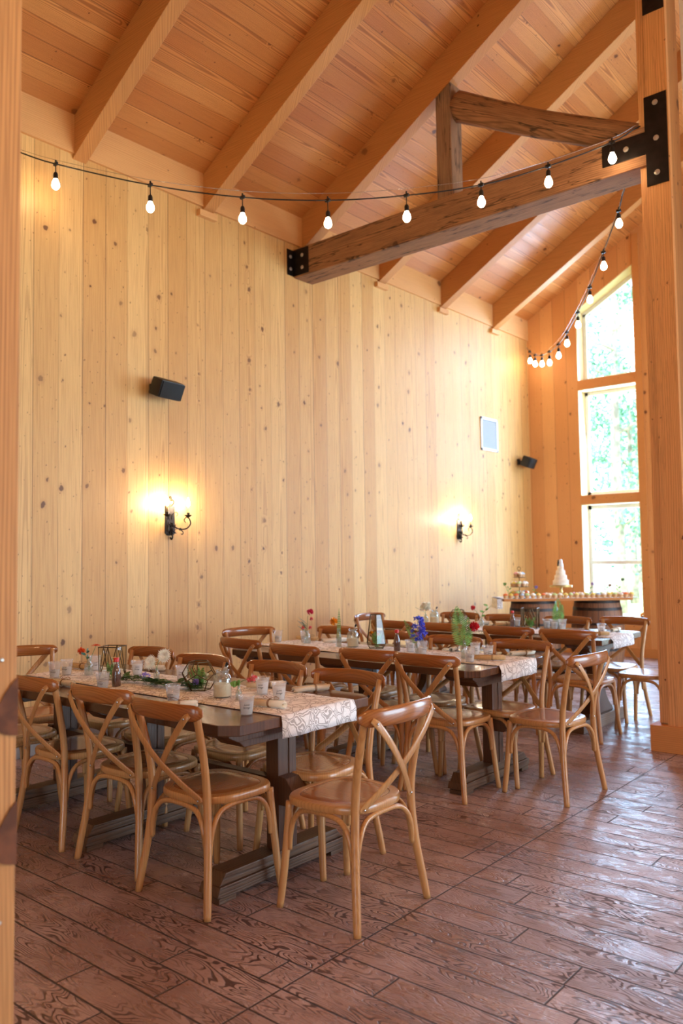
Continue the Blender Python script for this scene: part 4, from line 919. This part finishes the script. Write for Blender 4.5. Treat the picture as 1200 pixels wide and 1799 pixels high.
def delph(m_):
    q = random.Random(5)
    for i in range(26):
        z = .12+.13*q.random(); r = .055*(1.15-(z-.12)/.17); a = q.uniform(0, 2*PI); carn((r*math.cos(a)*.8+.01, r*math.sin(a)*.8, z), .021, 14, i)(m_)
    for c in ((-.0, -.01, .10), (.03, 0, .105)): carn(c, .02, 20, 3)(m_)
stems('blue_flowers', (2.442, 4.727, ZT), 'tall deep blue delphinium with a fern leaf on the middle table', 'flower', [
  ('stem', stemf([[(0, 0, .02), (0, 0, .14), (.01, 0, .27)]]), M['stem'], 0), ('bloom', delph, M['blue'], .0005), ('fern', lambda m_: frond(m_, (0, 0, .05), (-.35, -.25, .9), .22, .03, 16, .05, (1, .6, 0)), M['leafy'], 0),
  ('pale_bloom', lambda m_: [carn(c, .016, 20, 3)(m_) for c in ((-.03, -.02, .16), (.02, -.02, .14), (.03, 0, .17))], M['lilac'], .0005)])
bottle_vase(2.865, 4.66, .12, .024, 'glass bottle vase holding a fern and a red carnation')
stems('fern_and_carnation', (2.865, 4.66, ZT), 'large fern frond with a red carnation near the right end of the middle table', 'flower', [
  ('stem', stemf([[(0, 0, .02), (.005, 0, .12), (.04, .03, .19)]]), M['stem'], 0),
  ('fern', lambda m_: [frond(m_, (0, 0, .06), (-.12, -.1, 1), .30, .08, 24, .02, (1, .7, 0)), frond(m_, (0, 0, .06), (.1, .1, 1), .23, .06, 20, .05, (1, .7, 0))], M['leafy'], 0),
  ('bloom', carn((.055, .04, .205), .036, 90, 6), M['red'], .0005)])
# table 3 flowers
bottle_vase(1.04, 6.88, .09, .03, 'clear glass vase holding white blossoms on the farthest table')
stems('white_blossoms', (1.04, 6.88, ZT), 'white blossom cluster at the left of the farthest table', 'flower', [
  ('stem', stemf([[(0, 0, .02), (0, 0, .1), (-.09, -.05, .16)], [(0, 0, .02), (0, 0, .16)]]), M['stem'], 0),
  ('bloom', lambda m_: [carn((.03*math.cos(i*1.3), .03*math.sin(i*1.3), .15+.015*(i % 3)), .035, 34, i)(m_) for i in range(6)], M['daisy'], .0005)])
bottle_vase(1.74, 6.80, .085, .026, 'round glass vase holding one red bloom')
stems('red_flower', (1.74, 6.80, ZT), 'single red bloom on a long stem with a curved leafy twig on the farthest table', 'flower', [
  ('stem', stemf([[(0, 0, .02), (-.01, 0, .09), (-.06, -.04, .175)], [(0, 0, .02), (.01, 0, .12), (.08, .06, .2)]]), M['stem'], 0),
  ('leaf', lambda m_: [m_.leaf((.01*i, .008*i, .10+.02*i), (math.cos(i*2), math.sin(i*2), .3), (0, 0, 1), .045, .02) for i in range(6)], M['leafy'], .0005), ('bloom', carn((-.065, -.045, .18), .026, 40, 3), M['red'], .0005)])
bottle_vase(2.40, 7.06, .07, .022, 'small glass vase holding the upright fern', z=.7605)
stems('small_fern', (2.40, 7.06, .7605), 'upright bright green fern tip on the farthest table', 'flower', [
  ('fern', lambda m_: [frond(m_, (0, 0, .03), (0.02, 0, 1), .25, .075, 16, .0, (1, .7, 0)), frond(m_, (0, 0, .03), (-.15, 0.1, 1), .2, .05, 14, .0, (1, .7, 0)), frond(m_, (0, 0, .03), (.2, 0.1, 1), .2, .05, 14, .0, (1, .7, 0))], M['leafy'], 0)])

# ------------------------------------------------------------------ cake table on two barrels
CT = Vector((1.50, 9.35, 0)); ca = math.radians(38); ux, uy = Vector((math.cos(ca), math.sin(ca), 0)), Vector((-math.sin(ca), math.cos(ca), 0))
def L(a, b, z=0): return CT+ux*a+uy*b+Vector((0, 0, z))
def barrel(loc, label):
    t = thing('oak_barrel', loc, label, 'barrel', 'oak barrels under the cake table')
    pf = lambda z: .265+.055*(1-((z-.44)/.44)**2)
    MB().lathe([(0, .0), (pf(0), 0)]+[(pf(z), z) for z in (.06, .14, .24, .34, .44, .54, .64, .74, .82)]+[(pf(.88), .88), (pf(.88)-.02, .88), (pf(.88)-.02, .865), (0, .865)], 56).build('staves', M['barrel'], t, 'auto')
    for z0, z1 in ((.0, .035), (.09, .125), (.27, .30), (.58, .61), (.755, .79), (.845, .88)):
        MB().lathe([(pf(z0)+.001, z0), (pf(z0)+.004, z0), (pf(z1)+.004, z1), (pf(z1)+.001, z1)], 56).build('hoop', M['hoop'], t, 'auto')
barrel(L(-.42, .22), 'oak whiskey barrel under the left half of the cake table'); barrel(L(.37, .25), 'oak whiskey barrel under the cake table, nearer the window')
ct = thing('plank_tabletop', L(0, .2, .881), 'rustic plank top laid across two barrels in the far corner', 'table', None, ca)
MB().box(-.83, .72, -.25, -.01, 0, .030, .003).build('plank', M['farrail'], ct); MB().box(-.80, .78, .0, .28, 0, .030, .003).build('plank', M['farrail'], ct)
MB().box(-.70, -.44, -.25, .27, -.0005, -.0004).build('batten', M['farrail'], ct)
cl = thing('lace_cloth', L(0, .2, .912), 'thin white cloth hanging over the left end of the cake table', 'tablecloth', None, ca)
MB().box(-.90, .80, -.245, .27, 0, .002).box(-.905, -.84, -.22, .24, -.12, .002).build('cloth', M['lace'], cl)
ZC = .9145
def make_cupcake(mat):
    t = thing('cupcake', (0, 0, 0), 'c', 'cupcake')
    MB().lathe([(0, 0), (.020, 0), (.028, .036), (0, .036)], 14).build('paper_case', M['cakecup'], t, 'auto')
    MB().lathe([(0, .036), (.030, .037), (.031, .043), (.024, .050), (.022, .054), (.012, .060), (0, .066)], 14).build('frosting', mat, t, True)
    return t
fl = dict(w='white', y='yellow', o='orange', b='pale blue', g='pale green', p='pink')
NUM = ['one','two','three','four','five','six','seven','eight','nine','ten','eleven','twelve','thirteen','fourteen','fifteen','sixteen']
cpr = {k: make_cupcake(M['ic_'+k]) for k in 'wyobgp'}; cus = {k: False for k in cpr}
def cupcake(p, k, lb, rz=0):
    o = place(cpr[k], cus[k], p, rz, lb, 'cupcakes on the cake table'); cus[k] = True
seq = 'oyobgwyowgwygywgybwygwoyb'; q_ = random.Random(3)
n_ = 24
for i in range(n_):
    k = seq[i % len(seq)]; a = -.80+i*(1.52/(n_-1))
    where = 'on the left third' if i < 8 else ('in the middle third' if i < 16 else 'on the right third')
    cupcake(L(a, .0+q_.uniform(-.012, .012), ZC), k, '%s-frosted cupcake in front row of cake table, number %s from left' % (fl[k], ['one','two','three','four','five','six','seven','eight','nine','ten','eleven','twelve','thirteen','fourteen','fifteen','sixteen','seventeen','eighteen','nineteen','twenty','twenty-one','twenty-two','twenty-three','twenty-four'][i]))
for i in range(16):
    a = -.28+i*.067; k = 'wwygwpwybwgwywpw'[i]
    if abs(a+.09) < .08: continue
    cupcake(L(a, .11+q_.uniform(-.01, .01), ZC), k, '%s-frosted cupcake in second row of cake table, number %s from left' % (fl[k], NUM[i]))
# three-tier cupcake stand
sx = L(-.60, .16, ZC); t = thing('cupcake_stand', sx, 'three-tier wire stand of cupcakes at the left of the cake table', 'stand')
m_ = MB().sweep([(0, 0, 0), (0, 0, .34)], .004, 8); m_.sweep([(.0+.022*math.cos(a), 0, .36+.022*math.sin(a)) for a in (k/16*2*PI for k in range(17))], .003, 6, cap=False); m_.build('pole', M['brass'], t, True)
tiers = [(.02, .125), (.135, .115), (.25, .075)]
for z, r in tiers: MB().lathe([(0, z), (r, z), (r+.003, z+.004), (r, z+.005), (0, z+.005)], 26).build('tier_plate', M['brass'], t, 'auto')
nm = ['bottom', 'middle', 'top']
for ti, ((z, r), n) in enumerate(zip(tiers, (9, 8, 4))):
    for i in range(n):
        a = 2*PI*i/n+.4*ti; k = 'owbwpwygw'[(i+ti) % 9]; cupcake(sx+Vector((math.cos(a)*(r-.034), math.sin(a)*(r-.034), z+.0055)), k, '%s-frosted cupcake on the %s tier of the cupcake stand, number %s clockwise from right' % (fl[k], nm[ti], NUM[-i % n]))
# tiered cake 
ck = thing('cake_stand', L(-.09, .16, ZC), 'gold pedestal cake stand behind the cupcakes', 'cake stand')
MB().lathe([(0, 0), (.055, 0), (.05, .01), (.02, .025), (.014, .05), (.026, .07), (.014, .09), (.016, .115), (.03, .125), (0, .125)], 20).build('pedestal', M['gold'], ck, True)
MB().lathe([(0, .125), (.135, .125), (.138, .13), (.138, .148), (.13, .150), (0, .150)], 32).build('plate', M['gold'], ck, 'auto')
wc = thing('wedding_cake', L(-.09, .16, ZC+.151), 'white four-tier wedding cake on the gold stand', 'cake')
z = 0
for r, h in ((.095, .062), (.074, .06), (.055, .06), (.037, .05)):
    MB().lathe([(0, z), (r, z), (r+.006, z+.006), (r, z+.014), (r, z+h*.45), (r+.003, z+h*.5), (r, z+h*.55), (r, z+h-.006), (r-.006, z+h), (0, z+h)], 32).build('cake_tier', M['cake'], wc, True); z += h
m_ = MB(); m_.lathe([(0, z), (.030, z), (.028, z+.02), (.018, z+.05), (.022, z+.065), (.012, z+.085), (0, z+.092)], 14, (.008, 0, 0)); m_.build('bride_topper', M['white'], wc, True)
m_ = MB(); m_.lathe([(0, z), (.012, z), (.012, z+.05), (.006, z+.06), (.010, z+.07), (0, z+.082)], 10, (-.022, -.01, 0)); m_.build('groom_topper', M['black'], wc, True)
def small_flower(a, b, col, h, lab, mk='carn', lean=(.02, 0)):
    p = L(a, b, ZC); bottle_vase(p.x, p.y, .06, .018, 'tiny glass vase on the cake table holding the '+lab, z=ZC)
    stems('cut_flower', p, lab+' in a tiny vase on the cake table', 'flower', [('stem', stemf([[(0, 0, .015), (lean[0]*.3, lean[1]*.3, h*.6), (lean[0], lean[1], h)]]), M['stem'], 0),
      ('leaf', lambda m_: [m_.leaf((0, 0, .05+.018*i), (math.cos(i*2.2), math.sin(i*2.2), .6), (0, 0, 1), .045, .016) for i in range(5)], M['leafy'], .0005), ('bloom', carn((lean[0], lean[1], h+.01), .022, 36, 3), M[col], .0005)])
small_flower(-.74, .12, 'leafy', .16, 'curved green sprig', lean=(-.04, -.02)); small_flower(-.42, .12, 'lilac', .12, 'lilac bloom'); small_flower(.26, .16, 'lav', .15, 'pale lavender bloom', lean=(.03, .02))
small_flower(.45, .13, 'berry', .13, 'crimson bloom', lean=(.04, .03)); small_flower(.60, .14, 'stem', .20, 'tall green seed head', lean=(.05, .03))
# bouquet on the window side
bk = thing('bouquet', (1.60, 11.42, .476), 'small bouquet of yellow and red flowers on the window sill', 'flower')
m_ = MB(); carn((0, 0, .10), .04, 50, 2)(m_); m_.build('yellow_bloom', M['yellow'], bk); m_ = MB(); carn((.01, -.02, .05), .045, 50, 5)(m_); m_.build('dark_bloom', M['berry'], bk)

# ------------------------------------------------------------------ trees outside
def tree_meshes(seed, H, R, zb, n):
    q = random.Random(seed); tr = MB(); tr.sweep([(0, 0, 0), (.05*q.uniform(-1, 1), 0, H*.4), (q.uniform(-.2, .2), q.uniform(-.2, .2), H*.9)], [.17, .13, .04], 8, res=3)
    for i in range(6):
        a = q.uniform(0, 6.28); z = zb+(H-zb)*q.random()*.8; tr.sweep([(0, 0, z), (math.cos(a)*R*.5, math.sin(a)*R*.5, z+.6)], [.05, .02], 6)
    lf = MB()
    for c in range(14):
        cz = zb+(H-zb)*q.random(); rr_ = R*(1-.5*(cz-zb)/(H-zb)); a = q.uniform(0, 6.28); k = q.random()**.5*rr_; C = Vector((math.cos(a)*k, math.sin(a)*k, cz))
        for i in range(n):
            d = Vector((q.gauss(0, 1), q.gauss(0, 1), q.gauss(0, .7)))*.38; e_ = Vector((q.gauss(0, 1), q.gauss(0, 1), q.gauss(0, 1))).normalized()
            lf.leaf(C+d, e_, e_.orthogonal(), .16, .12)
    return tr, lf
protos = []
for sd, H_, R_t, zb in ((1, 11, 2.2, 1.6), (2, 14, 2.0, 3.4), (3, 8, 1.9, .8)):
    t = thing('leafy_tree', (0, 0, -.2), 'x', 'tree'); a, b = tree_meshes(sd, H_, R_t, zb, 110); a.build('trunk', M['bark'], t, True); b.build('foliage', M['leaves'], t); protos.append([t, False])
tl = [(-2.8, 22, 0, 'leafy tree outside the window, beyond its right edge'), (-4.1, 26.5, 2, 'low bushy tree outside, at the right of the lower window pane'), (-6.2, 31, 1, 'tall slim tree outside, in the middle of the window'), (-9.6, 33.5, 0, 'broad leafy tree outside, at the left of the window'),
      (-7.8, 39, 1, 'distant tall tree seen through the window centre'), (-12.6, 38.5, 0, 'distant broad tree seen at the window left edge'), (-5.0, 36, 1, 'distant tall tree seen through the window right side'), (-9.0, 26.0, 2, 'low bushy tree outside, at the left of the lower pane'),
      (-10.6, 45, 0, 'farthest leafy tree beyond the lawn')]
for x, y, k, lb in tl:
    p = protos[k]; o = place(p[0], p[1], (x, y, -.2), R_.uniform(0, 6.28), lb, 'trees beyond the window'); p[1] = True
